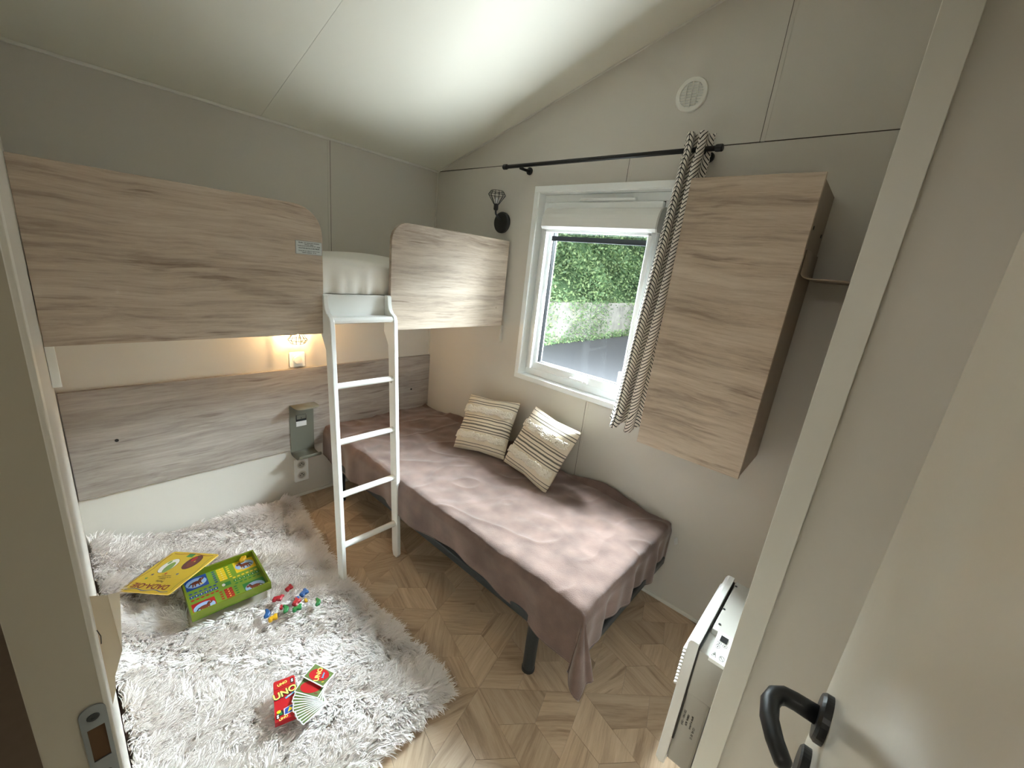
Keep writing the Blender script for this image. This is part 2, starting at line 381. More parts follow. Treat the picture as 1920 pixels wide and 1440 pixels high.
pr = [(.045, 0, 1.722), (-.012, 0, 1.722), (-.022, 0, 1.735)] + pr[1:] + [(.045, 0, 1.833)]
mb.prism([(x, -.925, z) for x, y, z in pr], (0, -.635, 0)); bxh = obj('roller_box', mb, 'whitegloss', parent=wn)
obj('end_cap', MB().prism([(x * 1.03, -1.56, z) for x, y, z in pr], (0, -.008, 0)), 'heater_d', parent=bxh)
obj('blind_bar', Bx(.032, .05, WY1 + .08, WY0 - .08, 1.668, 1.692), 'dark', parent=wn)
obj('bottom_bar', Bx(.0, .03, WY1 + .06, WY0 - .06, 1.708, 1.724), 'pvc', parent=wn, bevel=.002)
obj('trickle_vent', Bx(.018, .03, -1.42, -1.12, 1.862, 1.874), 'pvc', parent=wn, bevel=.002)
obj('latch', Bx(.012, .03, -1.33, -1.22, WZ0 + .055, WZ0 + .068).box(.004, .02, -1.31, -1.25, WZ0 + .062, WZ0 + .07), 'pvc', parent=wn, bevel=.002)
obj('stay', Bx(.004, .026, -1.515, -1.50, 1.0, 1.07), 'pvc', parent=wn, bevel=.002)

# ------------------------------------------------------------------ exterior
struct('ground', Bx(.15, 60, -30, 60, -.6, -.5), 'asphalt')
rw = obj('retaining_wall', Bx(2, 40, 4.36, 4.7, -.5, .66), 'concrete', loc=(10, 4.5, -.5), bevel=.02)
tag(rw, 'low pale concrete retaining wall across the drive, seen through the window', 'wall')
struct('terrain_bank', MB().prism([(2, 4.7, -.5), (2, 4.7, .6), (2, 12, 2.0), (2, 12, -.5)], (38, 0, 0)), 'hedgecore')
# hedge: many leaves, nobody could count
def leaves(n, fn, size, name, m_, seed, parent=None):
    r = np.random.default_rng(seed); P = fn(r, n); u = r.normal(size=(n, 3)); u /= np.linalg.norm(u, axis=1)[:, None]; w = r.normal(size=(n, 3)); w -= (w * u).sum(1)[:, None] * u; w /= np.linalg.norm(w, axis=1)[:, None]
    s = (size * r.uniform(.6, 1.4, n))[:, None]
    vs = np.stack([P - u * s, P + w * s * .5, P + u * s, P - w * s * .5], 1).reshape(-1, 3)
    me = bpy.data.meshes.new(name); idx = np.arange(4 * n).reshape(-1, 4)
    o0 = np.array(WL[parent]) if parent else 0
    me.from_pydata((vs - o0).tolist(), [], idx.tolist()); me.materials.append(M[m_[0]]); me.materials.append(M[m_[1]])
    me.polygons.foreach_set('material_index', (r.random(n) < .4).astype(np.int32)); me.update()
    o = bpy.data.objects.new(name, me); COL.objects.link(o); WL[o] = WL[parent] if parent else V((0, 0, 0))
    if parent: o.parent = parent
    return o
def hfn(r, n):
    x = r.uniform(3, 26, n); z = .55 + r.random(n) ** .8 * 5.5; y = 4.55 + .25 * (z - .6) + .35 * np.sin(x * 1.9 + z) * np.cos(z * 2.3) + r.normal(0, .12, n)
    return np.stack([x, y, z], 1)
hd = tag(leaves(95000, hfn, .058, 'hedge', ('leafg', 'leafg2'), 5), 'dense green hedge above the concrete wall outside the window', 'hedge', kind='stuff')
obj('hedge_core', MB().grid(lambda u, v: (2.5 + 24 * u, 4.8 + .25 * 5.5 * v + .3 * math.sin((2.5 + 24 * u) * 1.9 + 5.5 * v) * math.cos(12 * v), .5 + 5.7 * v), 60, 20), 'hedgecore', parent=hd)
def ifn(r, n):
    c = r.choice([5.4, 6.6, 7.1, 8.8, 10.2, 12.5, 14, 9.6], n); x = c + r.normal(0, .35, n); z = np.where(r.random(n) < .45, -.5 + np.abs(r.normal(0, .12, n)), r.uniform(-.4, .75, n)); y = 4.33 - np.abs(r.normal(0, .07, n))
    x = np.where(z < -.25, r.uniform(4, 18, n), x); return np.stack([x, y, z], 1)
tag(leaves(5200, ifn, .038, 'ivy', ('leafg', 'leafg2'), 8), 'trailing green weeds over and at the foot of the concrete wall outside', 'ivy', kind='stuff')

# ================================================================== BUNK
YB = -.71; BZ0, BZ1 = 1.165, 1.648
bk = thing('bunk_bed', 'built-in upper bunk with rounded oak laminate guard panels and white rail', 'bed', (-.93, -.36, 1.1))
obj('guard_panel', MB().prism(rect_poly(XD + .002, -1.088, BZ0, BZ1, YB, (0, 0, .105, 0)), (0, .018, 0)), ['wood_x'], parent=bk, bevel=.001)
gp = obj('guard_panel', MB().prism(rect_poly(-.782, -.018, BZ0, BZ1, YB, (0, 0, 0, .085)), (0, .018, 0)), ['wood_x'], parent=bk, bevel=.001)
obj('screw_cap', MB().lathe([(.004, 0), (.004, .001)], (-.08, YB, 1.27), (0, -1, 0), 12), 'cab_side', parent=gp)
obj('bed_base', Bx(XD + .002, -.004, -.69, -.004, 1.20, 1.225), 'white', parent=bk)
obj('front_rail', Bx(-1.30, -.55, -.69, -.672, 1.20, 1.322), 'whitegloss', parent=bk, bevel=.001)
obj('cleat', Bx(-.022, -.001, YB, -.004, 1.063, 1.165), 'wall', parent=bk, bevel=.001)
obj('cleat', Bx(XD + .001, XD + .020, YB, -.004, 1.047, 1.165), 'white', parent=bk, bevel=.001)
# mattress with gathered fitted sheet
mm = thing('mattress', 'white-sheeted mattress on the upper bunk between the guard panels', 'mattress', (-.93, -.35, 1.226))
def matt(u, v):
    x = -1.80 + u * 1.70; L_ = .655; s = v * (L_ + .15)
    if s < L_:
        z = 1.462 + .022 * math.exp(-((s - .15) / .22) ** 2) + .01 * math.sin(x * 9 + 1) * math.sin(s * 7) - .02 * (max(0, s - .60) / .055) ** 2; return (x, -.01 - s, z)
    d = s - L_; g = d / .15; fold = (.007 * math.sin(x * 95) + .005 * math.sin(x * 61 + 2)) * g
    return (x, -.668 - .006 * math.sin(g * 3) + fold, 1.445 - d * .80)
obj('fitted_sheet', MB().grid(matt, 170, 40), 'linen', parent=mm, smooth=True)
obj('core', Bx(-1.79, -.11, -.655, -.012, 1.226, 1.43), 'linen', parent=mm)
# plaque on guard panel
pq = thing('sign', 'small white notice plaque on the corner of the left bunk guard panel', 'sign', (-1.14, YB - .001, 1.497))
obj('plate', MB().prism(rect_poly(-1.189, -1.0905, 1.472, 1.521, YB - .0002, (.002,) * 4), (0, -.002, 0)), 'p_grey', parent=pq)
M['p_plq'] = mat('plaque_face', (196, 202, 200), .5)
obj('face', Bx(-1.187, -1.0925, YB - .0026, YB - .0022, 1.474, 1.519), 'p_plq', parent=pq)
for s_, z_, sz in (('Modèle : Lits superposés mezzanine', 1.514, .0052), ('Fabricant : Mobil', 1.508, .0048), ('Conforme à la norme NF EN 747 - charge', 1.5025, .0048), ('HAUTEUR MATELAS MAXIMUM', 1.4945, .0055), ('Déconseillé aux enfants de moins de 6 ans', 1.485, .0045), ('Hauteur maximum : 15 cm', 1.479, .0048)):
    text(s_, sz, 'p_black', pq, (-1.140, YB - .0029, z_), (1, 0, 0), (0, 0, 1), bold=.00012)

# ------------------------------------------------------------------ ladder
ld = thing('ladder', 'white wooden ladder hooked on the upper bunk, foot by the shaggy rug', 'ladder', (-.93, -.85, 0))
def yl(z): return -.772 - (1.25 - z) / 1.25 * .095   # front edge
for xs in (-1.092, -.802):
    P = []  # side plate profile in (y,z)
    fr_ = [(yl(.012) + .012, .0), (yl(.02), .02), (yl(.6), .6), (yl(1.19), 1.19), (yl(1.22) + .001, 1.222), (yl(1.24) + .008, 1.240), (-.742, 1.252), (-.728, 1.268), (-.722, 1.29), (-.719, 1.318)]
    bk_ = [(-.712, 1.326), (-.692, 1.326), (-.692, 1.16), (yl(1.1) + .052, 1.10), (yl(.6) + .052, .6), (yl(.03) + .05, .03), (yl(.01) + .04, 0)]
    obj('stile', MB().prism([(xs, y, z) for y, z in fr_ + bk_], (.020, 0, 0)), 'whitegloss', parent=ld, bevel=.003)
for z in (.195, .45, .70, .95):
    y = yl(z) + .024
    mb = MB(); sec = [(y + .016 * math.cos(a) , z + .013 * math.sin(a)) for a in [k * math.pi / 8 for k in range(16)]]
    mb.prism([(-1.073, a, b) for a, b in sec], (.272, 0, 0)); obj('rung', mb, 'whitegloss', parent=ld, smooth=False, bevel=.001)
    for xx, d in ((-.8025, -1),):
        obj('bracket', MB().lathe([(.005, 0), (.005, .004)], (xx, y + .004, z - .017), (d, 0, 0), 10), 'jamb', parent=ld)
obj('step', MB().prism([(-1.073, y, z) for y, z in ((-.70, 1.213), (-.75, 1.210), (-.768, 1.215), (-.770, 1.228), (-.760, 1.238), (-.70, 1.236))], (.272, 0, 0)), 'whitegloss', parent=ld, bevel=.003)
obj('screw', MB().lathe([(.004, 0), (.004, .002)], (-.803, -.745, 1.222), (-1, 0, 0), 10), 'steel', parent=ld)

# ------------------------------------------------------------------ headboard panel
hb = obj('headboard', Bx(-1.853, -.002, -.019, -.001, .333, .826), 'wood_g', loc=(-.93, 0, .333), bevel=.001)
tag(hb, 'long grey oak laminate headboard panel fixed to the wall under the bunk', 'headboard')
for x in (-1.705, -.155):
    obj('screw_hole', MB().lathe([(.007, 0), (.007, .0015)], (x, -.019, .585), (0, -1, 0), 14), 'black', parent=hb)

# ------------------------------------------------------------------ sconces
def sconce(label, c, nrm, up, lit):
    c = V(c); n = V(nrm); up = V((0, 0, up)); t = thing('wall_lamp', label, 'lamp', c)
    obj('base', MB().lathe([(.058, .0), (.058, .014), (.052, .020), (.0, .022)], c, n, 32), 'black', parent=t)
    p = c + n * .02 + up * .012
    obj('arm', MB().tube([p, p + n * .025 + up * .012, p + n * .045 + up * .028, p + n * .048 + up * .05], .0055, 8), 'black', parent=t, smooth=True)
    q = p + n * .048 + up * .045
    obj('socket', MB().lathe([(.010, 0), (.013, .006), (.013, .030), (.010, .034)], q, up, 16), 'black', parent=t)
    q2 = q + up * .030; side = up.cross(n)
    mb = MB(); K = 12
    for k in range(K):
        a = 2 * math.pi * k / K; d = n * math.cos(a) + side * math.sin(a)
        mb.tube([q2 + d * .013, q2 + d * .049 + up * .050, q2 + d * .034 + up * .070], .0016, 5)
    for r_, h in ((.013, 0), (.049, .05), (.034, .07)):
        pts = [q2 + (n * math.cos(a) + side * math.sin(a)) * r_ + up * h for a in [2 * math.pi * k / 24 for k in range(25)]]
        mb.tube(pts, .0014, 5)
    obj('cage', mb, 'blackmetal', parent=t)
    if lit:
        obj('bulb', MB().lathe([(.0015, .002), (.0042, .005), (.0048, .010), (.0036, .015), (.001, .017)], q2 + up * .014, up, 14), 'bulb', parent=t, smooth=True)
    else:
        obj('bulb', MB().lathe([(.006, -.004), (.010, .004), (.0125, .012), (.010, .022), (.002, .026)], q2 + up * .008, up, 14), 'p_white', parent=t, smooth=True)
sconce('black round-base wall lamp with wire cage shade, left of the window', (-.001, -.625, 1.747), (-1, 0, 0), 1, False)
sconce('lit wire cage wall lamp glowing under the upper bunk', (-.943, -.001, 1.142), (0, -1, 0), -1, True)

# ------------------------------------------------------------------ switch and sockets
sw = thing('light_switch', 'square white rotary dimmer switch below the lit lamp', 'switch', (-.925, 0, .877))
obj('plate', MB().prism(rect_poly(-.967, -.883, .835, .919, 0, (.006,) * 4), (0, -.009, 0)), 'pvc', parent=sw, bevel=.002)
obj('knob', MB().lathe([(.026, 0), (.026, .003), (.0215, .004), (.0205, .014), (.0, .015)], (-.925, -.009, .877), (0, -1, 0), 28), 'whitegloss', parent=sw)
sk = thing('wall_socket', 'white double power socket on the wall beneath the bedside shelf', 'socket', (-.924, 0, .18))
obj('plate', MB().prism(rect_poly(-.965, -.883, .105, .255, 0, (.006,) * 4), (0, -.009, 0)), 'pvc', parent=sk, bevel=.002)
for z in (.216, .145):
    s_ = obj('outlet', MB().lathe([(.028, 0), (.028, .0012), (.022, .0014), (.020, .0006), (.0, .0006)], (-.924, -.009, z), (0, -1, 0), 26), 'whitegloss', parent=sk)
    obj('well', MB().lathe([(.0205, 0), (.0205, .0010)], (-.924, -.009, z), (0, -1, 0), 24), 'heater_d', parent=s_)
    obj('pin_hole', MB().lathe([(.003, 0), (.003, .0014)], (-.933, -.009, z), (0, -1, 0), 8).lathe([(.003, 0), (.003, .0014)], (-.915, -.009, z), (0, -1, 0), 8).lathe([(.003, 0), (.003, .004)], (-.924, -.009, z + .010), (0, -1, 0), 8), 'black', parent=s_)

# ------------------------------------------------------------------ bedside metal shelf
bs = thing('bedside_shelf', 'olive grey bent metal bedside shelf with hood, beside the ladder', 'shelf', (-.918, -.02, .31))
X0, X1 = -.985, -.850
def sheet(path, x0, x1, name, rnd=0.):
    """path in (y,z), extruded along x; the far corners narrow by rnd"""
    mb = MB(); n = len(path); vs = []
    for i, (y, z) in enumerate(path):
        e = 0 if rnd == 0 else max(0, (i - (n - 5)) / 4) ** 2 * rnd
        vs += [(x0 + e, y, z), (x1 - e, y, z)]
    mb.add(vs, [(2 * i, 2 * i + 1, 2 * i + 3, 2 * i + 2) for i in range(n - 1)])
    return obj(name, mb, 'green_metal', parent=bs, solid=.002, smooth=True)
arc = lambda cy, cz, r, a0, a1, k=6: [(cy + r * math.cos(math.radians(a0 + (a1 - a0) * i / k)), cz + r * math.sin(math.radians(a0 + (a1 - a0) * i / k))) for i in range(k + 1)]
bp_ = obj('back_plate', Bx(X0, -.952, -.0225, -.0205, .318, .606).box(-.890, X1, -.0225, -.0205, .318, .606).box(-.952, -.890, -.0225, -.0205, .318, .50).box(-.952, -.890, -.0225, -.0205, .548, .606), 'green_metal', parent=bs)
obj('switch_module', Bx(-.950, -.892, -.0205, -.0195, .498, .549), 'dark', parent=bs)
obj('toggle', Bx(-.947, -.895, -.024, -.020, .520, .546), 'green_metal', parent=bs, bevel=.002)
obj('screw', MB().lathe([(.003, 0), (.003, .001)], (-.921, -.024, .527), (0, -1, 0), 8).lathe([(.003, 0), (.003, .001)], (-.944, -.0225, .516), (0, -1, 0), 8).lathe([(.003, 0), (.003, .001)], (-.897, -.0225, .516), (0, -1, 0), 8), 'black', parent=bs)
obj('paper_label', Bx(-.950, -.892, -.0232, -.0226, .476, .507), 'p_white', parent=bs)
sheet([(-.0215, .604)] + [(-.024, .612), (-.033, .617)] + [(-.05, .618), (-.07, .618), (-.09, .618), (-.105, .618), (-.118, .617), (-.126, .616), (-.130, .615)], X0, X1, 'hood', .03)
sheet([(-.0215, .32), (-.024, .312), (-.033, .308), (-.06, .306), (-.10, .306), (-.118, .308), (-.126, .315), (-.129, .326), (-.129, .333)], X0, X1, 'tray', .006)

# ================================================================== BED
bd = thing('bed', 'single bed with dark metal frame and legs against the window wall', 'bed', (-.40, -.98, 0))
obj('frame', Bx(-.785, -.750, -1.915, -.055, .225, .265).box(-.06, -.03, -1.915, -.055, .225, .265).box(-.785, -.03, -.085, -.055, .225, .265).box(-.785, -.03, -1.93, -1.90, .225, .265), 'dark', parent=bd, bevel=.006)
mb = MB()
for k in range(14): mb.box(-.76, -.05, -1.86 + k * .135, -1.80 + k * .135, .262, .270)
obj('slats', mb, 'dark', parent=bd)
for x, y in ((-.765, -1.72), (-.765, -.19), (-.07, -1.72), (-.07, -.19)):
    l = obj('leg', MB().lathe([(.024, 0), (.024, .235), (.020, .245)], (x, y, 0), (0, 0, 1), 20), 'dark', parent=bd)
    obj('foot_cap', MB().lathe([(.026, 0), (.026, .012), (.024, .014)], (x, y, 0), (0, 0, 1), 20), 'black', parent=l)
mm = obj('mattress', Bx(-.772, -.03, -1.905, -.03, .272, .422), 'linen', loc=(-.40, -.98, .27), bevel=.03)
tag(mm, 'mattress of the single bed, hidden under the dusty rose throw', 'mattress')

th = thing('throw_blanket', 'dusty rose plush throw blanket covering the single bed', 'blanket', (-.40, -.98, .43))
from mathutils import noise as mn
def nz(x, y, s, z=0): return mn.noise(V((x * s, y * s, z)))
TOP = .437; XE, YE = -.785, -1.915
def throw(u, v):
    dr = .155 + .03 * math.sin(v * 7 + .5) + .02 * math.sin(v * 17) + .035 * v   # drop at the long side
    df = .175 + .02 * math.sin(u * 9)
    a = u * (.765 + dr); b = v * (1.90 + df)         # cloth coordinates from the corner
    ea, eb = a - .765, b - 1.90
    x = -.02 - min(a, .765) * .994; y = -.015 - min(b, 1.90); r = .028
    z = TOP + .009 * nz(x, y, 5) + .006 * nz(x, y, 13, 3) + .010 * max(0, nz(x, y, 2.2, 7)) + .0045 * (1 - abs(nz(x + .3 * y, y, 4.5, 11)) * 4 if abs(nz(x + .3 * y, y, 4.5, 11)) < .25 else 0) ** 3
    z += .0045 * math.exp(-((y + 1.3 + .35 * (x + .4)) / .02) ** 2) * (.5 + nz(x, y, 6)) + .005 * math.exp(-((x + .45 - .4 * (y + .6)) / .025) ** 2) * (.4 + nz(x, y, 4, 9))
    if ea > -r: z -= .010 * min(1, (ea + r) / r) ** 2
    if eb > -r: z -= .010 * min(1, (eb + r) / r) ** 2
    if x > -.05: z += .02 * (1 + math.sin(y * 11)) * (x + .05) / .03
    if ea <= 0 and eb <= 0: return (x, y, z)
    ea = max(0, ea); eb = max(0, eb); d = math.hypot(ea, eb); th_ = math.atan2(eb, ea); s2 = math.sin(2 * th_)
    fold = .0
    if eb == 0: fold = (.010 * math.sin(y * 13 + 1) + .006 * math.sin(y * 31) + .008 * nz(x, y, 9)) * min(1, d / .1)
    elif ea == 0: fold = (.013 * math.sin(x * 26 + 1) + .008 * math.sin(x * 55) ) * min(1, d / .08)
    out = min(d, .02) * .3 + fold * .8 + .004 * min(1, d / .03) + .40 * max(0, d - .03) * max(0, s2) ** .85
    drop = d * (1 - .04 * s2 - .10 * max(0, s2) ** 6)
    if ea > 0 and eb > 0:                               # ear at the corner: gathers into folds
        ang = th_ - .22 * math.sin(4 * th_) * min(1, d / .15); out += .014 * math.sin(th_ * 12) * min(1, d / .2)
    else: ang = th_
    return (x - math.cos(ang) * out, y - math.sin(ang) * out, TOP - .012 - drop)
tb = obj('cloth', MB().grid(throw, 190, 330), 'throw', parent=th, smooth=True, solid=.004)
# stitched hem following the cloth border
pts = [throw(1, k / 160) for k in range(161)] ; obj('hem', MB().tube(pts, .0035, 6), 'throw', parent=th, smooth=True)
pts = [throw(k / 80, 1) for k in range(81)]; obj('hem', MB().tube(pts, .0035, 6), 'throw', parent=th, smooth=True)
obj('care_tag', MB().add([(-.028, -1.945, .375), (-.012, -1.955, .380), (-.006, -1.962, .345), (-.022, -1.952, .338)], [(0, 1, 2, 3)]), 'p_white', parent=th, solid=.001)

# cushions
def cushion(label, base, width, height, lean, yaw, roll, seed):
    t = thing('cushion', label, 'cushion', base, group='striped cushions on the bed')
    R_ = Matrix.Rotation(yaw, 4, 'Z') @ Matrix.Rotation(lean, 4, 'Y') @ Matrix.Rotation(roll, 4, 'X')
    base = V(base); r = random.Random(seed)
    def surf(sgn):
        def f(u, v):
            a = u * 2 - 1; b = v * 2 - 1; e = (1 - a ** 4) * (1 - b ** 4); pin = 1 - .07 * (1 - abs(b)) * abs(a) ** 3 * 1; pin2 = 1 - .07 * (1 - abs(a)) * abs(b) ** 3
            t_ = .055 * max(0, e) ** .55 * (1 + .10 * math.sin(a * 5 + seed) * math.cos(b * 4))
            t_ += .0025 * math.sin(b * 60) * (e > 0.02) * .4
            return base + R_ @ V((-sgn * t_, a * width / 2 * pin, height / 2 + b * height / 2 * pin2))
        return f
    mb = MB().grid(surf(1), 36, 44, 0, lambda u, v: (u, v)); n = len(mb.v); mb.grid(surf(-1), 36, 44, 0, lambda u, v: (u, v))
    o = obj('cover', mb, 'cushion', parent=t, smooth=True)
    F = surf(1)
    for v0, v1 in ((.20, .30), (.66, .765)):
        K = 700; mb = MB()
        for k in range(K):
            u = r.uniform(.02, .98); v = r.uniform(v0, v1) + .012 * math.sin(u * 22 + seed); p = V(F(u, v)); nrm = R_ @ V((-1, 0, 0)); s_ = r.uniform(.0045, .0075)
            q = p + nrm * .003; ax = R_ @ V((0, r.uniform(-1, 1), r.uniform(-.6, .6))).normalized()
            mb.tube([q - ax * s_, q + nrm * s_ * .9, q + ax * s_], [.0014, .0036, .0014], 5)
        tag(obj('tufted_band', mb, 'boucle', parent=t, smooth=True), kind='stuff')
    return t
Mc = bpy.data.materials.new('cushion_stripes'); M['cushion'] = Mc; Mc.use_nodes = True; nt = Mc.node_tree; b = nt.nodes['Principled BSDF']; b.inputs['Roughness'].default_value = .9
uv = nt.nodes.new('ShaderNodeUVMap'); sp = nt.nodes.new('ShaderNodeSeparateXYZ'); nt.links.new(uv.outputs[0], sp.inputs[0])
nn = nt.nodes.new('ShaderNodeTexNoise'); nn.inputs['Scale'].default_value = 6; nt.links.new(uv.outputs[0], nn.inputs['Vector'])
ma = nt.nodes.new('ShaderNodeMath'); ma.operation = 'MULTIPLY_ADD'; ma.inputs[1].default_value = .014; nt.links.new(nn.outputs['Fac'], ma.inputs[0]); nt.links.new(sp.outputs[1], ma.inputs[2])
rp = nt.nodes.new('ShaderNodeValToRGB'); rp.color_ramp.interpolation = 'CONSTANT'; cream = lin((226, 214, 192)); grey = lin((112, 104, 94)); e = rp.color_ramp.elements; e[0].position = 0; e[0].color = cream; e[1].position = .07; e[1].color = grey
for p_, c_ in ((.082, cream), (.12, grey), (.132, cream), (.345, grey), (.36, cream), (.385, grey), (.405, cream), (.44, grey), (.465, cream), (.50, grey), (.515, cream), (.555, grey), (.575, cream), (.60, grey), (.612, cream), (.825, grey), (.84, cream), (.875, grey), (.89, cream), (.955, grey), (.965, cream)):
    k = rp.color_ramp.elements.new(p_); k.color = c_
nt.links.new(ma.outputs[0], rp.inputs[0]); nt.links.new(rp.outputs[0], b.inputs['Base Color'])
wv = nt.nodes.new('ShaderNodeTexWave'); wv.bands_direction = 'Y'; wv.inputs['Scale'].default_value = 30; nt.links.new(uv.outputs[0], wv.inputs['Vector']); bp = nt.nodes.new('ShaderNodeBump'); bp.inputs['Strength'].default_value = .3; bp.inputs['Distance'].default_value = .002; nt.links.new(wv.outputs['Fac'], bp.inputs['Height']); nt.links.new(bp.outputs[0], b.inputs['Normal'])
M['boucle'] = mat('boucle_cream', (244, 236, 222), .95)
cushion('striped cream cushion leaning on the wall, nearer the bunk corner', (-.27, -.855, .445), .35, .345, math.radians(33), math.radians(10), math.radians(-6), 1)
cushion('striped cream cushion under the window, nearer the bed foot and tilted', (-.265, -1.20, .445), .355, .36, math.radians(30), math.radians(-8), math.radians(4), 2)

# ================================================================== WALL CABINET
CX, CY0, CY1, CZ0, CZ1 = -.31, -1.785, -2.167, .885, 1.868
cb = thing('wall_cabinet', 'tall oak laminate wall cabinet right of the window', 'cabinet', (-.15, -1.97, CZ0))
obj('body', Bx(CX + .020, -.001, CY1 + .002, CY0 - .002, CZ0 + .002, CZ1 - .012), 'cab_side', parent=cb, bevel=.001)
obj('door', Bx(CX, CX + .018, CY1, CY0, CZ0, CZ1), 'wood_y', parent=cb, bevel=.001)
for x in (-.252, -.05):
    obj('screw_cap', MB().lathe([(.006, 0), (.006, .002)], (x, CY1 + .002, 1.724), (0, -1, 0), 12), 'black', parent=cb)
ws = thing('wall_shelf', 'thin taupe metal shelf with upturned end beside the cabinet', 'shelf', (-.13, -2.25, 1.575))
pth = [(CY1 - .001, 1.66), (CY1 - .001, 1.62), (CY1 - .002, 1.60)] + [(CY1 - .020 + .018 * math.cos(math.radians(a)), 1.594 - .018 * math.sin(math.radians(a))) for a in (15, 30, 50, 70, 90)] + [(-2.25, 1.576), (-2.331, 1.576)]
mb = MB(); vs = []
for y, z in pth: vs += [(-.27, y, z), (-.002, y, z)]
mb.add(vs, [(2 * i, 2 * i + 1, 2 * i + 3, 2 * i + 2) for i in range(len(pth) - 1)]); obj('sheet', mb, 'cab_side', parent=ws, solid=.003, smooth=True)

# ------------------------------------------------------------------ vent
vt = thing('air_vent', 'round white louvred air vent high on the window wall', 'vent', (0, -1.597, 2.245))
obj('rim', MB().lathe([(.063, 0), (.063, .006), (.060, .009), (.046, .010), (.045, .004), (.0, .004)], (0, -1.597, 2.245), (-1, 0, 0), 40), 'white', parent=vt)
for k in range(9):
    z = 2.245 - .040 + k * .010; h = math.sqrt(max(.0001, .045 ** 2 - (z - 2.245) ** 2))
    obj('louvre', MB().prism([(-.004, -1.597 - h, z - .001), (-.010, -1.597 - h, z - .004), (-.010, -1.597 - h, z - .002), (-.004, -1.597 - h, z + .003)], (0, 2 * h, 0)), 'whitegloss', parent=vt)
for k in (-1, 0, 1):
    y = -1.597 + k * .022; h = math.sqrt(.045 ** 2 - (k * .022) ** 2); obj('bar', Bx(-.0115, -.006, y - .0015, y + .0015, 2.245 - h, 2.245 + h), 'white', parent=vt)

# ------------------------------------------------------------------ curtain rod and curtain
rd = thing('curtain_rod', 'black metal curtain rod on two brackets above the window', 'curtain rod', (-.08, -1.22, 2.02))
obj('rod', MB().tube([(-.08, -.69, 2.02), (-.08, -1.765, 2.02)], .0095, 14), 'black', parent=rd, smooth=True)
for y, s_ in ((-.69, 1), (-1.765, -1)):
    obj('finial', MB().lathe([(.0125, -.002), (.0135, .004), (.0135, .020), (.011, .024)], (-.08, y, 2.02), (0, s_, 0), 16), 'black', parent=rd)
for y in (-.79, -1.72):
    b_ = obj('bracket', MB().lathe([(.019, 0), (.019, .008), (.015, .012)], (-.001, y, 2.01), (-1, 0, 0), 18), 'black', parent=rd)
    obj('arm', MB().tube([(-.010, y, 2.01), (-.05, y, 2.008), (-.08, y, 2.010)], [.009, .007, .009], 8), 'black', parent=b_, smooth=True)
Mk = bpy.data.materials.new('curtain_chevron'); M['curtain'] = Mk; Mk.use_nodes = True; nt = Mk.node_tree; N = nt.nodes.new; L = nt.links.new; b = nt.nodes['Principled BSDF']; b.inputs['Roughness'].default_value = .85
uv = N('ShaderNodeUVMap'); sp = N('ShaderNodeSeparateXYZ'); L(uv.outputs[0], sp.inputs[0])
def mth(op, a, b_=None, c_=None):
    n = N('ShaderNodeMath'); n.operation = op
    for i, q in enumerate((a, b_, c_)):
        if q is None: continue
        if isinstance(q, (int, float)): n.inputs[i].default_value = q
        else: L(q, n.inputs[i])
    return n.outputs[0]
PW = .060   # column width in metres of fabric
pp_ = mth('PINGPONG', sp.outputs[0], PW); ln_ = mth('FRACT', mth('MULTIPLY', mth('MULTIPLY_ADD', pp_, .62, sp.outputs[1]), 1 / .0165))
k1 = mth('LESS_THAN', ln_, .30); e1 = mth('LESS_THAN', pp_, .0022)
mk = mth('MAXIMUM', k1, e1)
mx = N('ShaderNodeMix'); mx.data_type = 'RGBA'; mx.inputs[6].default_value = lin((232, 226, 218)); mx.inputs[7].default_value = lin((26, 25, 30)); L(mk, mx.inputs[0]); L(mx.outputs[2], b.inputs['Base Color'])
ct = thing('curtain', 'white curtain with black herringbone lines gathered at the rod end', 'curtain', (-.09, -1.65, .84))
def curt(u, v):
    z = .845 + v * (2.075 - .845); yl_ = -1.545 - .098 * v; yr = -1.70 - .045 * v + .0 
    ph = u * 2.2 * 2 * math.pi + 1.2; am = .030 - .006 * v
    y = yl_ + (yr - yl_) * u + .006 * math.sin(ph * 2); x = -.092 + am * math.sin(ph) + .004 * math.sin(v * 9 + u * 5)
    if v < .06: x -= .02 * (.06 - v) / .06 * (1 - u); z += .012 * math.sin(ph)
    if z > 1.99 and z < 2.05: x = -.08 + (x + .08) * .75
    return (x, y, z)
obj('cloth', MB().grid(curt, 90, 90, 0, lambda u, v: (u * .42 + .012, v * 1.23)), 'curtain', parent=ct, smooth=True, solid=.0015)

# ================================================================== HEATER
ht = thing('heater', 'white electric convector heater low on the right wall', 'heater', (-.67, -2.29, .20))
HX0, HX1 = -.843, -.492
obj('front_panel', MB().prism([(HX0, y, z) for y, z in ((-2.237, .205), (-2.237, .625), (-2.241, .634), (-2.247, .637), (-2.262, .637), (-2.262, .20), (-2.248, .195))], (HX1 - HX0, 0, 0)), 'heater', parent=ht, bevel=.0015)
for k in range(11):
    z = .60 - k * .0118
    obj('louvre', MB().prism([(HX0 + .004, -2.238, z), (HX0 + .004, -2.229, z - .004), (HX0 + .004, -2.229, z - .009), (HX0 + .004, -2.238, z - .0085)], (HX1 - HX0 - .008, 0, 0)), 'heater', parent=ht)
obj('body', MB().box(HX0 + .004, HX1 - .01, -2.331, -2.266, .475, .618), 'heater_d', parent=ht, bevel=.002)
obj('lower_body', MB().box(HX0 + .010, HX1 - .01, -2.325, -2.262, .215, .478), 'heater_d', parent=ht, bevel=.006)
obj('feed_gap', Bx(HX0 + .0035, HX1 - .01, -2.2665, -2.2615, .30, .628), 'black', parent=ht)
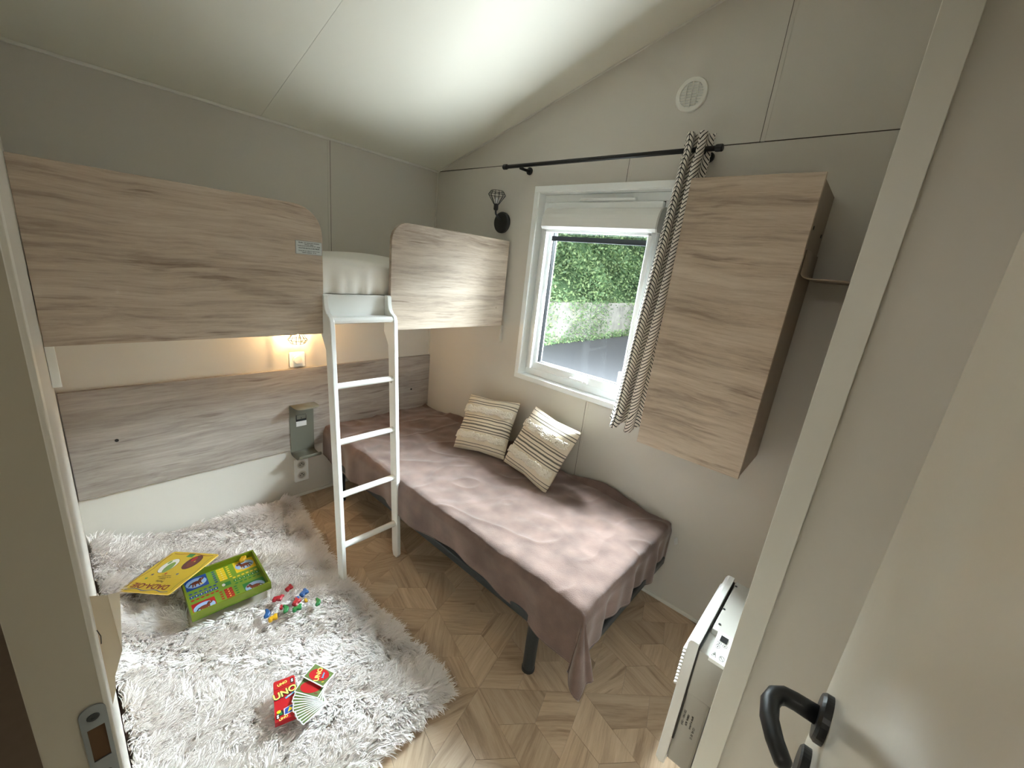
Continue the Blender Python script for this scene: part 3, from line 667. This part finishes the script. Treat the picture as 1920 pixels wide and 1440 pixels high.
cp = obj('control_panel', MB().add([(-.758, -2.285, .640), (-.758, -2.331, .640), (-.845, -2.331, .622), (-.845, -2.290, .622), (-.758, -2.285, .615), (-.758, -2.331, .615), (-.845, -2.331, .612), (-.845, -2.290, .612)],
                               [(0, 1, 2, 3), (4, 7, 6, 5), (0, 3, 7, 4), (1, 5, 6, 2), (0, 4, 5, 1), (3, 2, 6, 7)]), 'whitegloss', parent=ht)
obj('top_cover', Bx(-.757, HX1 - .01, -2.331, -2.270, .60, .634), 'heater_d', parent=ht, bevel=.002)
sxd = V((-.087, 0, -.018)).normalized(); nd = V((-.018, 0, .087)).normalized()
def cpp(a, b_, h=.0008): return V((-.758, -2.29, .640)) + sxd * a + V((0, -1, 0)) * b_ + nd * h
obj('display', MB().prism([cpp(.010, .006), cpp(.010, .024), cpp(.028, .024), cpp(.028, .006)], nd * .0008), 'black', parent=ht)
for a, b_ in ((.036, .008), (.036, .022), (.048, .008)):
    pts = [cpp(a + .005 * math.cos(t_), b_ + .005 * math.sin(t_), .0012) for t_ in [k * math.pi / 8 for k in range(17)]]; obj('button', MB().tube(pts, .0004, 4), 'p_black', parent=ht)
    obj('button_mark', MB().lathe([(.0015, 0), (.0015, .0004)], cpp(a, b_), nd, 8), 'p_black', parent=ht)
pts = [cpp(.074 + .007 * math.cos(t_), .026 + .006 * math.sin(t_), .0012) for t_ in [k * math.pi / 8 for k in range(17)]]; obj('warning_mark', MB().tube(pts, .0005, 4).tube([cpp(.069, .021), cpp(.079, .031)], .0005, 4), 'p_black', parent=ht)
obj('warning_mark', MB().tube([cpp(.066, .008), cpp(.080, .003), cpp(.080, .013), cpp(.066, .008)], .0005, 4).tube([cpp(.071, .008), cpp(.076, .008)], .0006, 4), 'p_black', parent=ht)
for x, y in ((-.527, -2.268), (-.658, -2.268), (-.727, -2.275)):
    obj('screw', MB().lathe([(.0035, 0), (.0035, .0015)], (x, y - .006, .634), (0, 0, 1), 10), 'dark', parent=ht)
for k, s_ in enumerate(('220-240V ~ 50Hz', '1000W  IP24', 'Made in France', 'CE NF  05 12')):
    text(s_, .0075, 'p_black', ht, (HX0 + .0095, -2.275 - k * .010, .385 - (.03 if k == 3 else 0)), (0, 0, -1), (0, 1, 0), bold=.0001)
text('e', .014, 'heater_d', ht, (HX0 + .0035, -2.30, .56), (0, -1, 0), (0, 0, 1))
obj('bracket', Bx(-.80, -.79, -2.331, -2.32, .25, .47), 'black', parent=ht)

# ================================================================== DOOR LEAF, LATCH PLATE, POCKET
dr = thing('door_1', None, None, (-1.86, -2.47, 0)); dr['kind'] = 'structure'
obj('leaf', Bx(-1.865, -1.252, -2.495, -2.458, .012, 1.99), 'leaf', parent=dr, bevel=.0015)
hx, hz = -1.332, 1.072
h = obj('rosette', MB().lathe([(.0265, 0), (.0265, .007), (.024, .010), (.0, .010)], (hx, -2.458, hz), (0, 1, 0), 32), 'black', parent=dr)
obj('lever', MB().tube([(hx, -2.449, hz), (hx, -2.428, hz), (hx - .002, -2.417, hz), (hx - .010, -2.409, hz), (hx - .024, -2.406, hz), (hx - .045, -2.409, hz), (hx - .066, -2.418, hz - .001), (hx - .084, -2.429, hz - .002), (hx - .087, -2.431, hz - .002)],
                     [.0105, .0100, .0100, .0100, .0098, .0095, .0090, .0085, .005], 16), 'black', parent=h, smooth=True)
obj('key_rosette', MB().lathe([(.0265, 0), (.0265, .008), (.024, .010), (.0, .010)], (hx, -2.458, hz - .082), (0, 1, 0), 32), 'black', parent=dr)
lp = thing('latch_plate', 'zinc latch plate with a screw on the left door jamb', 'latch plate', (-1.868, -1.8713, .95))
def rp_(x0, x1, z0, z1, y, r): return rect_poly(x0, x1, z0, z1, y, (r,) * 4)
mb = MB().prism(rect_poly(-1.8795, -1.8585, .992, 1.022, -1.8713, (0, 0, .0103, .0103)), (0, -.0018, 0)); mb.box(-1.8795, -1.8755, -1.8731, -1.8713, .945, .992); mb.box(-1.8795, -1.8585, -1.8731, -1.8713, .90, .945); mb.box(-1.862, -1.8585, -1.8731, -1.8713, .945, .992)
obj('plate', mb, 'steel', parent=lp); obj('cavity', Bx(-1.8755, -1.862, -1.8718, -1.8713, .945, .992), 'brown', parent=lp)
for z in (1.007, .922): obj('screw', MB().lathe([(.0052, 0), (.0045, .0006), (.002, .0006), (.002, .0003), (0, .0003)], (-1.869, -1.8731, z), (0, -1, 0), 14), 'dark', parent=lp)
pk = thing('wall_pocket', 'beige bent metal holder tapering downward beside the left door jamb', 'holder', (XD + .01, -1.7, .85))
prf = [(XD + .001, 1.034), (XD + .017, 1.026), (XD + .0205, .925), (XD + .009, .888), (XD + .007, .865), (XD + .001, .84)]
obj('front_sheet', MB().prism([(x, -1.7015, z) for x, z in prf], (0, .0015, 0)), 'taupe', parent=pk)
obj('side_sheet', MB().add([(XD + .017, -1.70, 1.026), (XD + .0295, -1.678, 1.007), (XD + .0205, -1.694, .920)], [(0, 1, 2)]), 'taupe', parent=pk, solid=.001)
obj('slot', MB().tube([(XD + .001, -1.7022, .978), (XD + .0035, -1.7022, .966), (XD + .0025, -1.7022, .953)], .0005, 4), 'black', parent=pk)

# ================================================================== RUG
def rugh(x, y):
    h = .022 + .007 * math.sin(x * 9 + 1.3) * math.sin(y * 8) + .008 * math.sin(y * 4.1 + x * 3)
    h += .062 * math.exp(-((x + 1.835) / .065) ** 2) * (1 - .35 * max(0, min(1, -y - .2)))
    h += .05 * math.exp(-((x + 1.84) / .25) ** 2 - (y / .10) ** 2)
    return max(.008, h)
EDGE = [(-1.82, -.025), (-1.5, -.035), (-1.0, -.045), (-.982, -.06), (-1.03, -.35), (-1.075, -.80), (-1.052, -1.15), (-1.035, -1.50), (-1.047, -1.555), (-1.09, -1.575), (-1.36, -1.60), (-1.83, -1.63)]
rug = thing('rug', 'white long-pile shaggy rug with play things lying on it', 'rug', (-1.4, -.82, 0))
def xr(y):  # right edge by y
    ps = [(-.045, -.985)] + [(p[1], p[0]) for p in EDGE[4:9]] + [(-1.60, -1.06)]
    for (ya, xa), (yb, xb) in zip(ps, ps[1:]):
        if yb <= y <= ya: return xa + (xb - xa) * (y - ya) / (yb - ya)
    return ps[0][1] if y > -.045 else ps[-1][1]
def rg(u, v):
    y = -.03 - 1.565 * v; x = -1.845 + (xr(y) + 1.845) * u; e = min(1, (1 - u) / .05, (1 - v) / .04)
    return (x, y, .004 + (rugh(x, y) - .004) * max(0, e))
obj('backing', MB().grid(rg, 60, 90), 'furbase', parent=rug, smooth=True)
FOOT = []   # oriented rectangles kept free of pile: centre, half sizes, angle
FOOT.append((-1.487, -.60, .137, .130, math.radians(-4)))
def in_foot(x, y):
    r = np.zeros(len(x), bool)
    for cx, cy, hw, hh, a in FOOT:
        u = (x - cx) * math.cos(a) + (y - cy) * math.sin(a); w = -(x - cx) * math.sin(a) + (y - cy) * math.cos(a); r |= (abs(u) < hw) & (abs(w) < hh)
    return r
NT = 112000
fy = -.03 - 1.565 * rng.random(NT); fx = -1.85 + rng.random(NT) * .87
right = np.array([xr(y) for y in fy]); ok = fx < right; fx, fy, right = fx[ok], fy[ok], right[ok]
ok = ~in_foot(fx, fy); fx, fy, right = fx[ok], fy[ok], right[ok]; n = len(fx)
clx = np.round(fx / .022 + .3 * np.sin(fy * 60)) ; cly = np.round(fy / .022 + .3 * np.sin(fx * 50))
hsh = np.abs(np.sin(clx * 12.9898 + cly * 78.233) * 43758.5453) % 1.0
hsh2 = np.abs(np.sin(clx * 39.346 + cly * 11.135) * 24634.6345) % 1.0
ang = -1.2 + 1.5 * np.sin(fx * 7.0 + 1.0) * np.cos(fy * 5.5) + 1.1 * np.sin(fx * 16 + fy * 21) + (hsh - .5) * 2.4 + rng.normal(0, .28, n)
er = np.clip(1 - (right - fx) / .05, 0, 1); ef = np.clip(1 - (fy + 1.595) / .05, 0, 1); eb = np.clip(1 - (-.03 - fy) / .04, 0, 1)
dx = np.cos(ang) * (1 - er) + er * 1.0; dy = np.sin(ang) * (1 - ef) - ef * 1.2 + eb * .2
nl = np.hypot(dx, dy) + 1e-6; dx /= nl; dy /= nl
hz_ = np.array([rg((x + 1.845) / (r_ + 1.845), (-.03 - y) / 1.565)[2] for x, y, r_ in zip(fx, fy, right)])
Ln = rng.uniform(.030, .050, n) * (.85 + .3 * hsh2); lean = rng.uniform(.70, 1.15, n); lean = np.where((er > .2) | (ef > .2), rng.uniform(.9, 1.4, n), lean)
# flatten beside the box
K = 4; ts = np.linspace(0, 1, K)
w0 = rng.uniform(.0011, .0024, n); pa = ang + np.pi / 2 + rng.normal(0, .5, n); px, py = np.cos(pa), np.sin(pa); pz = rng.normal(0, .35, n)
VV = np.zeros((n, K, 2, 3)); curl = rng.normal(0, .25, n)
cx_, cy_, cz_ = fx.copy(), fy.copy(), hz_.copy()
for k, t_ in enumerate(ts):
    if k:
        le = lean * (.45 + .85 * t_); seg = Ln / (K - 1); aa = curl * t_ * 1.6
        ddx = dx * np.cos(aa) - dy * np.sin(aa); ddy = dx * np.sin(aa) + dy * np.cos(aa)
        cx_ = cx_ + ddx * np.sin(le) * seg; cy_ = cy_ + ddy * np.sin(le) * seg; cz_ = np.maximum(cz_ + np.cos(le) * seg, .003)
    w = w0 * (1.0, 1.05, .85, .25)[k]
    cxx = np.clip(cx_, XD + .003, None); cyy = np.clip(cy_, None, -.010)
    for s_, q in ((0, -1), (1, 1)):
        VV[:, k, s_, 0] = np.clip(cxx + q * px * w, XD + .002, None); VV[:, k, s_, 1] = np.clip(cyy + q * py * w, None, -.009); VV[:, k, s_, 2] = np.maximum(cz_ + q * pz * w, .001)
vs = VV.reshape(-1, 3) - np.array((-1.4, -.82, 0)); base = (np.arange(n) * K * 2)[:, None, None]
kk = np.arange(K - 1)[None, :, None] * 2; quad = np.array([0, 1, 3, 2])[None, None, :]; fc = (base + kk + quad).reshape(-1)
me = bpy.data.meshes.new('pile'); nf = n * (K - 1)
me.vertices.add(len(vs)); me.vertices.foreach_set('co', vs.astype(np.float32).reshape(-1)); me.loops.add(nf * 4); me.loops.foreach_set('vertex_index', fc.astype(np.int32))
me.polygons.add(nf); me.polygons.foreach_set('loop_start', np.arange(0, nf * 4, 4, dtype=np.int32)); me.polygons.foreach_set('loop_total', np.full(nf, 4, np.int32)); me.update(calc_edges=True)
me.polygons.foreach_set('use_smooth', [True] * nf); me.materials.append(M['fur']); po = bpy.data.objects.new('pile', me); COL.objects.link(po); po.parent = rug; tag(po, kind='stuff')

# ================================================================== BOARD GAME
def frame(o, x, n):
    o = V(o); x = V(x).normalized(); n = V(n); n = (n - x * n.dot(x)).normalized(); y = n.cross(x); return o, x, y, n
class PR:
    """flat print: coloured polygons lying on a plane"""
    def __init__(s, fr_, cols): s.o, s.x, s.y, s.n = fr_; s.mb = MB(); s.cols = cols; s.k = 0
    def P(s, a, b_, h=0): return s.o + s.x * a + s.y * b_ + s.n * h
    def poly(s, pts, col, lay=1):
        s.k += 1; h = lay * .00025 + s.k * 1e-6; n = len(pts); s.mb.add([s.P(a, b_, h) for a, b_ in pts], [tuple(range(n))], s.cols.index(col))
    def rect(s, x0, x1, y0, y1, col, lay=1): s.poly([(x0, y0), (x1, y0), (x1, y1), (x0, y1)], col, lay)
    def ell(s, cx, cy, rx, ry, col, lay=1, rot=0, k=20):
        s.poly([(cx + rx * math.cos(t) * math.cos(rot) - ry * math.sin(t) * math.sin(rot), cy + rx * math.cos(t) * math.sin(rot) + ry * math.sin(t) * math.cos(rot)) for t in [2 * math.pi * i / k for i in range(k)]], col, lay)
    def line(s, pts, w, col, lay=2):
        for (a, b_), (c, d) in zip(pts, pts[1:]):
            l = math.hypot(c - a, d - b_) or 1; nx, ny = -(d - b_) / l * w / 2, (c - a) / l * w / 2; ex, ey = (c - a) / l * w * .3, (d - b_) / l * w * .3
            s.poly([(a - nx - ex, b_ - ny - ey), (c - nx + ex, d - ny + ey), (c + nx + ex, d + ny + ey), (a + nx - ex, b_ + ny - ey)], col, lay)
    def done(s, name, parent): return obj(name, s.mb, ['p_' + c for c in s.cols], parent=parent)
# tray: corners of the rim measured on the photograph; local x along the front edge
gb = thing('game_box', 'open green game tray with a printed board, on the shaggy rug', 'game box', (-1.487, -.60, .062))
fr_ = frame((-1.627, -.730, .066), (.275, -.012, 0), (0, 0, 1)); GO, GX, GY, GN = fr_; GW, GH, HT, TH = .276, .262, .036, .008
def gbx(x0, x1, y0, y1, z0, z1, name, m_='p_green', bev=.001):
    mb = MB(); P_ = [GO + GX * x + GY * y + GN * z for z in (z0, z1) for y in (y0, y1) for x in (x0, x1)]
    mb.add(P_, [(0, 2, 3, 1), (4, 5, 7, 6), (0, 1, 5, 4), (2, 6, 7, 3), (0, 4, 6, 2), (1, 3, 7, 5)]); return obj(name, mb, m_, parent=gb, bevel=bev)
gbx(0, GW, 0, GH, 0, .008, 'tray_bottom', 'p_lime')
gbx(0, GW, 0, TH, 0, HT, 'side'); gbx(0, GW, GH - TH, GH, 0, HT, 'side'); gbx(0, TH, TH, GH - TH, 0, HT, 'side'); gbx(GW - TH, GW, TH, GH - TH, 0, HT, 'side')
cols = ['lime', 'blue', 'red', 'yellow', 'dgreen', 'lblue', 'brown', 'white', 'cream', 'navy', 'black']
b0 = PR((GO + GX * TH + GY * TH + GN * .0085, GX, GY, GN), cols); w, h_ = GW - 2 * TH, GH - 2 * TH
b0.rect(0, w, 0, h_, 'lime', 0)
def horse(cx, cy, s, flip=1):
    b0.ell(cx, cy, .016 * s, .009 * s, 'brown', 3); b0.ell(cx + flip * .018 * s, cy + .012 * s, .009 * s, .006 * s, 'brown', 3, .7); b0.line([(cx + flip * .010 * s, cy + .003 * s), (cx + flip * .016 * s, cy + .011 * s)], .008 * s, 'brown', 3)
    for q in (-.010, -.004, .006, .012): b0.line([(cx + q * s, cy - .004 * s), (cx + q * s * 1.3, cy - .019 * s)], .004 * s, 'brown', 3)
    b0.line([(cx - flip * .015 * s, cy + .003 * s), (cx - flip * .024 * s, cy - .010 * s)], .004 * s, 'black', 3); b0.ell(cx + flip * .019 * s, cy + .014 * s, .0014 * s, .0014 * s, 'white', 4); b0.line([(cx + flip * .008 * s, cy + .006 * s), (cx + flip * .014 * s, cy + .017 * s)], .003 * s, 'black', 4)
q = .082; c0 = w / 2; c1 = h_ / 2
for (ax, ay, col, fl) in ((0, 0, 'red', 1), (w - q, 0, 'dgreen', -1), (0, h_ - q, 'blue', 1), (w - q, h_ - q, 'yellow', -1)):
    b0.rect(ax + .002, ax + q - .002, ay + .002, ay + q - .002, col, 1); b0.ell(ax + q / 2, ay + q / 2, q * .44, q * .36, 'lblue', 2); horse(ax + q / 2, ay + q / 2, 1.15, fl)
    b0.ell(ax + q / 2 + fl * .016, ay + q / 2 - .018, .007, .003, 'cream', 3)
st = (w / 2 - .014)
for i in range(6):   # lanes: squares down the middle of each arm, ovals at both sides
    d = .012 + i * .0165
    if i < 6:
        b0.rect(d - .007, d + .007, c1 - .008, c1 + .006, 'blue', 1); b0.rect(d - .0015, d + .0015, c1 - .004, c1 + .002, 'white', 2)
        b0.rect(w - d - .007, w - d + .007, c1 - .006, c1 + .008, 'dgreen', 1); b0.rect(w - d - .0015, w - d + .0015, c1 - .002, c1 + .004, 'white', 2)
        b0.rect(c0 - .014, c0 + .014, .006 + i * .0148, .006 + i * .0148 + .0135, 'red', 1); b0.ell(c0, .0127 + i * .0148, .0028, .0028, 'cream', 2)
        b0.rect(c0 - .014, c0 + .014, h_ - .006 - i * .0148 - .0135, h_ - .006 - i * .0148, 'yellow', 1); b0.ell(c0, h_ - .0127 - i * .0148, .0022, .0022, 'white', 2)
        b0.ell(d, c1 + .020, .0062, .0045, 'blue', 1); b0.ell(d, c1 - .022, .0062, .0045, 'red', 1); b0.ell(w - d, c1 + .022, .0062, .0045, 'yellow', 1); b0.ell(w - d, c1 - .020, .0062, .0045, 'dgreen', 1)
        b0.ell(c0 - .026, .012 + i * .0148, .006, .0042, 'red', 1); b0.ell(c0 + .026, .012 + i * .0148, .006, .0042, 'dgreen', 1); b0.ell(c0 - .026, h_ - .012 - i * .0148, .006, .0042, 'blue', 1); b0.ell(c0 + .026, h_ - .012 - i * .0148, .006, .0042, 'yellow', 1)
b0.rect(c0 - .010, c0 + .018, c1 - .012, c1 + .012, 'dgreen', 1); b0.ell(c0 - .008, c1, .006, .009, 'white', 2)
b0.done('printed_board', gb)
# lid: low side on the rug, high side resting on the tray rim
ld_ = thing('game_lid', 'yellow printed game lid tilted against the green tray', 'game lid', (-1.63, -.42, .09))
LA, LB, LC = V((-1.668, -.580, .118)), V((-1.463, -.444, .118)), V((-1.795, -.382, .080))   # near-right, far-right, near-left corners
lx = (LC - LA); ly = (LB - LA); LWd = ly.length; LHt = .246
# local x runs from far-right corner to ...: reading direction of the (upside-down) print
fr2 = frame(LA, ly, ly.cross(lx)); O_, X_, Y_, N_ = fr2
lwd = .246
mb = MB(); 
def rc(x0, x1, y0, y1, r, k=5):
    out = []
    for cx, cy, a0 in ((x1 - r, y1 - r, 0), (x0 + r, y1 - r, 90), (x0 + r, y0 + r, 180), (x1 - r, y0 + r, 270)):
        out += [(cx + r * math.cos(math.radians(a0 + 90 * i / k)), cy + r * math.sin(math.radians(a0 + 90 * i / k))) for i in range(k + 1)]
    return out
lh = (lx - X_ * lx.dot(X_)).length
mb.prism([O_ + X_ * a + Y_ * b_ for a, b_ in rc(0, lwd, 0, lh, .010)], N_ * -.004); obj('board', mb, 'p_cream', parent=ld_)
lc = ['lid', 'navy', 'darkred', 'brown', 'pgreen', 'white', 'dgreen', 'maroon', 'black', 'red', 'blue']
p = PR((O_ + N_ * .0003, X_, Y_, N_), lc); p.poly(rc(.001, lwd - .001, .001, lh - .001, .010), 'lid', 0)
wavy = lambda x0, y0, x1, y1, am, nw: [(x0 + (x1 - x0) * t - (y1 - y0) / math.hypot(x1 - x0, y1 - y0) * am * math.sin(t * nw), y0 + (y1 - y0) * t + (x1 - x0) / math.hypot(x1 - x0, y1 - y0) * am * math.sin(t * nw)) for t in [i / 24 for i in range(25)]]
p.line(wavy(.014, .020, .014, lh - .02, .004, 14), .003, 'blue'); p.line(wavy(.020, lh - .012, lwd - .02, lh - .014, .005, 9), .003, 'maroon'); p.line(wavy(.02, .012, lwd - .02, .012, .005, 9), .0018, 'dgreen')
p.line(wavy(lwd - .012, .02, lwd - .012, lh - .02, .004, 9), .003, 'darkred')
p.ell(.155, lh * .70, .046, .031, 'black', 1); p.ell(.155, lh * .70, .0445, .0295, 'white', 2); p.ell(.145, lh * .655, .034, .016, 'pgreen', 3, .15); p.ell(.175, lh * .765, .012, .006, 'pgreen', 3)
p.ell(.185, lh * .33, .046, .031, 'black', 1); p.ell(.185, lh * .33, .0445, .0295, 'maroon', 2); p.ell(.178, lh * .32, .026, .016, 'brown', 3, .3); p.ell(.205, lh * .37, .016, .009, 'red', 3); p.ell(.19, lh * .30, .004, .003, 'lid', 4)
p.rect(.215, .236, lh * .47, lh * .60, 'dgreen', 2)
for sx_, sy_, c_ in ((.098, lh * .78, 'navy'), (.108, lh * .55, 'red'), (.110, lh * .32, 'blue'), (.075, lh * .80, 'dgreen')):
    p.poly([(sx_ + (.008 if i % 2 == 0 else .0035) * math.cos(i * math.pi / 5), sy_ + (.008 if i % 2 == 0 else .0035) * math.sin(i * math.pi / 5)) for i in range(10)], c_, 2)
p.done('printed_face', ld_)
tp = lambda a, b_: O_ + X_ * a + Y_ * b_ + N_ * .0012
text('DADA-OIE', .036, 'p_darkred', ld_, tp(.036, lh * .52), Y_, -X_, bold=.0008)
text('Petite', .016, 'p_black', ld_, tp(.064, lh * .47), Y_, -X_); text('animaux', .009, 'p_black', ld_, tp(.078, lh * .49), Y_, -X_)
text('jeu de société pour', .008, 'p_black', ld_, tp(.088, lh * .49), Y_, -X_); text('petits joueurs', .008, 'p_black', ld_, tp(.097, lh * .49), Y_, -X_)

# ------------------------------------------------------------------ toy figures
def figure(label, px_, py_, pz_, a, col, kind, s=1.0):
    t = 't_' + col
    shapes = {'horse': [(-.017, -.002), (-.014, .009), (-.002, .011), (.006, .010), (.011, .017), (.019, .012), (.014, .006), (.014, -.003), (.011, -.010), (.004, -.009), (-.004, -.005), (-.009, -.010), (-.016, -.009)],
              'goose': [(-.020, .002), (-.015, .008), (-.003, .007), (.008, .010), (.016, .015), (.021, .011), (.016, .004), (.010, -.004), (.001, -.009), (-.013, -.007)],
              'block': [(-.013, -.006), (-.013, .005), (-.006, .008), (.008, .008), (.013, .003), (.012, -.006)]}
    ca_, sa_ = math.cos(a), math.sin(a)
    mb = MB(); pts = [(px_ + s * (x * ca_ - y * sa_), py_ + s * (x * sa_ + y * ca_)) for x, y in shapes[kind]]
    n_ = len(pts); cx_, cy_ = sum(q[0] for q in pts) / n_, sum(q[1] for q in pts) / n_
    rings = []
    for h, k in ((0, .8), (.003, 1.0), (.009, 1.0), (.012, .72)): rings += [(cx_ + (x - cx_) * k, cy_ + (y - cy_) * k, pz_ + h * s) for x, y in pts]
    mb.add(rings, [tuple(range(n_))[::-1], tuple(3 * n_ + i for i in range(n_))] + [(r_ * n_ + i, r_ * n_ + (i + 1) % n_, (r_ + 1) * n_ + (i + 1) % n_, (r_ + 1) * n_ + i) for r_ in range(3) for i in range(n_)])
    o = obj('game_piece', mb, t, loc=(px_, py_, pz_), bevel=.001); tag(o, label, 'game piece', 'animal game pieces on the rug'); return o
FG = [('blue long-necked game piece nearest the green tray, touching a yellow one', -1.409, -.868, .0, 'blue', 'goose', .9, 1.15),
      ('yellow game piece beside the long-necked blue one', -1.402, -.905, 0, 'yellow', 'horse', 0, 1.1),
      ('red horse-shaped game piece lying alone left of the cluster', -1.353, -.816, 0, 'red', 'horse', -.5, 1.2),
      ('red game piece farthest from the camera at the back of the cluster', -1.296, -.786, 0, 'red', 'horse', .3, 1.05),
      ('small red block with white dots', -1.357, -.868, 0, 'red', 'block', 1.0, .9),
      ('green game piece leaning against the dotted red block', -1.348, -.893, .002, 'green', 'goose', 1.0, 1.1),
      ('red game piece lying on top of a green one', -1.307, -.892, .008, 'red', 'horse', .6, 1.2),
      ('green game piece under the front of a red one', -1.315, -.918, .0, 'green', 'horse', -.1, 1.15),
      ('dark blue game piece at the upper right of the cluster', -1.262, -.858, .003, 'blue', 'horse', .4, 1.2),
      ('blue slanting game piece between the dark blue and the red ones', -1.297, -.868, .0, 'blue', 'block', .9, 1.1),
      ('small yellow game piece at the tip of a red one', -1.272, -.898, .002, 'yellow', 'block', 1.5, .8),
      ('single green game piece apart, nearest the floor', -1.238, -.940, .0, 'green', 'goose', .9, 1.1)]
for lb, x, y, dz, c_, k_, a, s_ in FG:
    o = figure(lb, x, y, .058 + dz, a, c_, k_, s_)
    if 'dots' in lb:
        for dx_, dy_ in ((-.006, -.002), (.005, .003)): obj('dot', MB().lathe([(.0016, 0), (.0016, .0006)], (x + dx_, y + dy_, .058 + .0108), (0, 0, 1), 8), 'p_white', parent=o)
o = figure('yellow game piece standing in the far corner of the green tray', -1.385, -.495, .076, .9, 'yellow', 'goose', 1.4)

# ------------------------------------------------------------------ card box and fanned cards
cbx = thing('card_box', 'small red card game carton beside the fanned cards', 'card box', (-1.50, -1.275, .07))
CA, CB, CC = V((-1.545, -1.333, .070)), V((-1.484, -1.352, .070)), V((-1.512, -1.200, .070))
fr3 = frame(CA, CB - CA, (0, 0, 1)); O3, X3, Y3, N3 = fr3; cw, ch, cz = (CB - CA).length, (CC - CA).length, .020
sh = lambda a: O3 + X3 * a
mb = MB(); P8 = [O3 + X3 * a + Y3 * b_ + N3 * z for z in (0, cz) for b_ in (0, ch) for a in (0, cw)]
mb.add(P8, [(0, 2, 3, 1), (4, 5, 7, 6), (0, 1, 5, 4), (2, 6, 7, 3), (0, 4, 6, 2), (1, 3, 7, 5)]); obj('carton', mb, 'p_red', parent=cbx, bevel=.0012)
obj('flap', MB().prism([O3 + X3 * a + Y3 * b_ + N3 * cz for a, b_ in rc(.001, cw - .001, ch - .026, ch + .004, .004)], N3 * .001), 'p_red', parent=cbx)
cc = ['red', 'cream', 'black', 'white', 'yellow', 'blue', 'dgreen', 'darkred', 'sky', 'foliage']
p = PR((O3 + N3 * (cz + .0003), X3, Y3, N3), cc)
p.rect(.002, cw - .002, ch - .0265, ch - .0255, 'darkred', 2); p.poly([(.004, .014), (.010, .030), (.022, .034), (.028, .016)], 'black', 2); p.poly([(.008, .018), (.012, .031), (.018, .032), (.022, .018)], 'dgreen', 3); p.ell(.012, .030, .006, .005, 'yellow', 3)
p.poly([(.026, .012), (.026, .034), (.052, .040), (.056, .014)], 'white', 2); p.poly([(.028, .014), (.029, .032), (.050, .038), (.054, .016)], 'blue', 3); p.poly([(.036, .018), (.042, .034), (.053, .024)], 'yellow', 4); p.rect(.004, .014, .008, .022, 'black', 4); p.ell(.009, .018, .003, .003, 'white', 5); p.ell(.009, .012, .003, .003, 'white', 5)
p.rect(.050, .060, ch - .022, ch - .004, 'black', 5); p.ell(.055, ch - .016, .003, .003, 'white', 6); p.ell(.055, ch - .010, .003, .003, 'white', 6)
p.line([(.034, ch * .5), (.058, ch * .57)], .006, 'sky', 3); p.done('printed_face', cbx)
tq = lambda a, b_, z: O3 + X3 * a + Y3 * b_ + N3 * (cz + z)
d1 = (X3 * 1 + Y3 * .22).normalized(); d2 = N3.cross(d1)
text('UNO', .030, 'p_black', cbx, tq(.0335, ch * .635, .0014), d1, d2, bold=.0022); text('UNO', .030, 'p_cream', cbx, tq(.0325, ch * .645, .0020), d1, d2, bold=.0008)
text('UNO', .0125, 'p_cream', cbx, tq(.026, ch - .013, .0020), d1, d2, bold=.0005); text('UNO', .011, 'p_cream', cbx, tq(.024, .005, .0012), d1, d2, bold=.0003); text('Junior', .0065, 'p_white', cbx, tq(.046, ch * .535, .0018), d1, d2, bold=.0002)
PV = V((-1.395, -1.352, .088))   # where the fan is held together
def card(k, ang_, reach, z, label, face=False, n_parent=None):
    t = thing('playing_card', label, 'playing card', PV + V((0, 0, z)), group='fanned playing cards')
    d = V((math.cos(ang_), math.sin(ang_), 0)); o = PV + V((0, 0, z)) + d * (reach - .087)
    side = V((0, 0, 1)).cross(d); o = o - side * .028
    P_ = lambda a, b_, h=0: o + d * a + side * b_ + V((0, 0, h + .0 * b_))
    obj('card', MB().prism([P_(a, b_) for a, b_ in rc(0, .087, 0, .056, .004, 3)], (0, 0, .0009)), 'p_white', parent=t)
    p = PR((o + V((0, 0, .001)), d, side, V((0, 0, 1))), ['foliage', 'red', 'cream', 'pgreen', 'brown', 'white', 'yellow', 'sky', 'grey'])
    p.rect(.0032, .0838, .0032, .0528, 'foliage', 1); rr = random.Random(k)
    for _ in range(26): x, y = rr.uniform(.008, .078), rr.uniform(.008, .047); p.ell(x, y, rr.uniform(.002, .005), rr.uniform(.001, .003), rr.choice(('pgreen', 'brown', 'yellow', 'pgreen', 'grey')), 2, rr.uniform(0, 3), 8)
    p.ell(.0435, .028, .034, .021, 'red', 3, .25); p.done('printed_back', t)
    if face:
        dd = (side * -1 + d * .45).normalized(); yy = V((0, 0, 1)).cross(dd)
        text('UNO', .021, 'p_cream', t, P_(.046, .028, .0022), dd, yy, bold=.0006); text('Junior', .008, 'p_sky', t, P_(.030, .024, .0022), dd, yy, bold=.0003)
NF = 13
for k in range(NF):
    a = math.radians(196 - k * 74 / (NF - 1) - (6 if k < 3 else 0)); dz = k * .0012 if k < 9 else k * .0012
    lab = 'white-edged playing card, %s from the camera end of the fan' % ('first second third fourth fifth sixth seventh eighth ninth tenth eleventh twelfth thirteenth'.split()[k])
    if k == NF - 1: lab = 'playing card with its back half shown, just under the turned top card'
    if k == 0: lab = 'lowest playing card of the fan, nearest the camera'
    card(k, a, .098 - .002 * (k % 3), dz, lab)
# the top card lies turned square over the far end of the fan
t = PV.copy(); PV = V((-1.372, -1.332, .0)); card(40, math.radians(112), .090, .110, 'top playing card of the fan showing its whole red and green back', True)
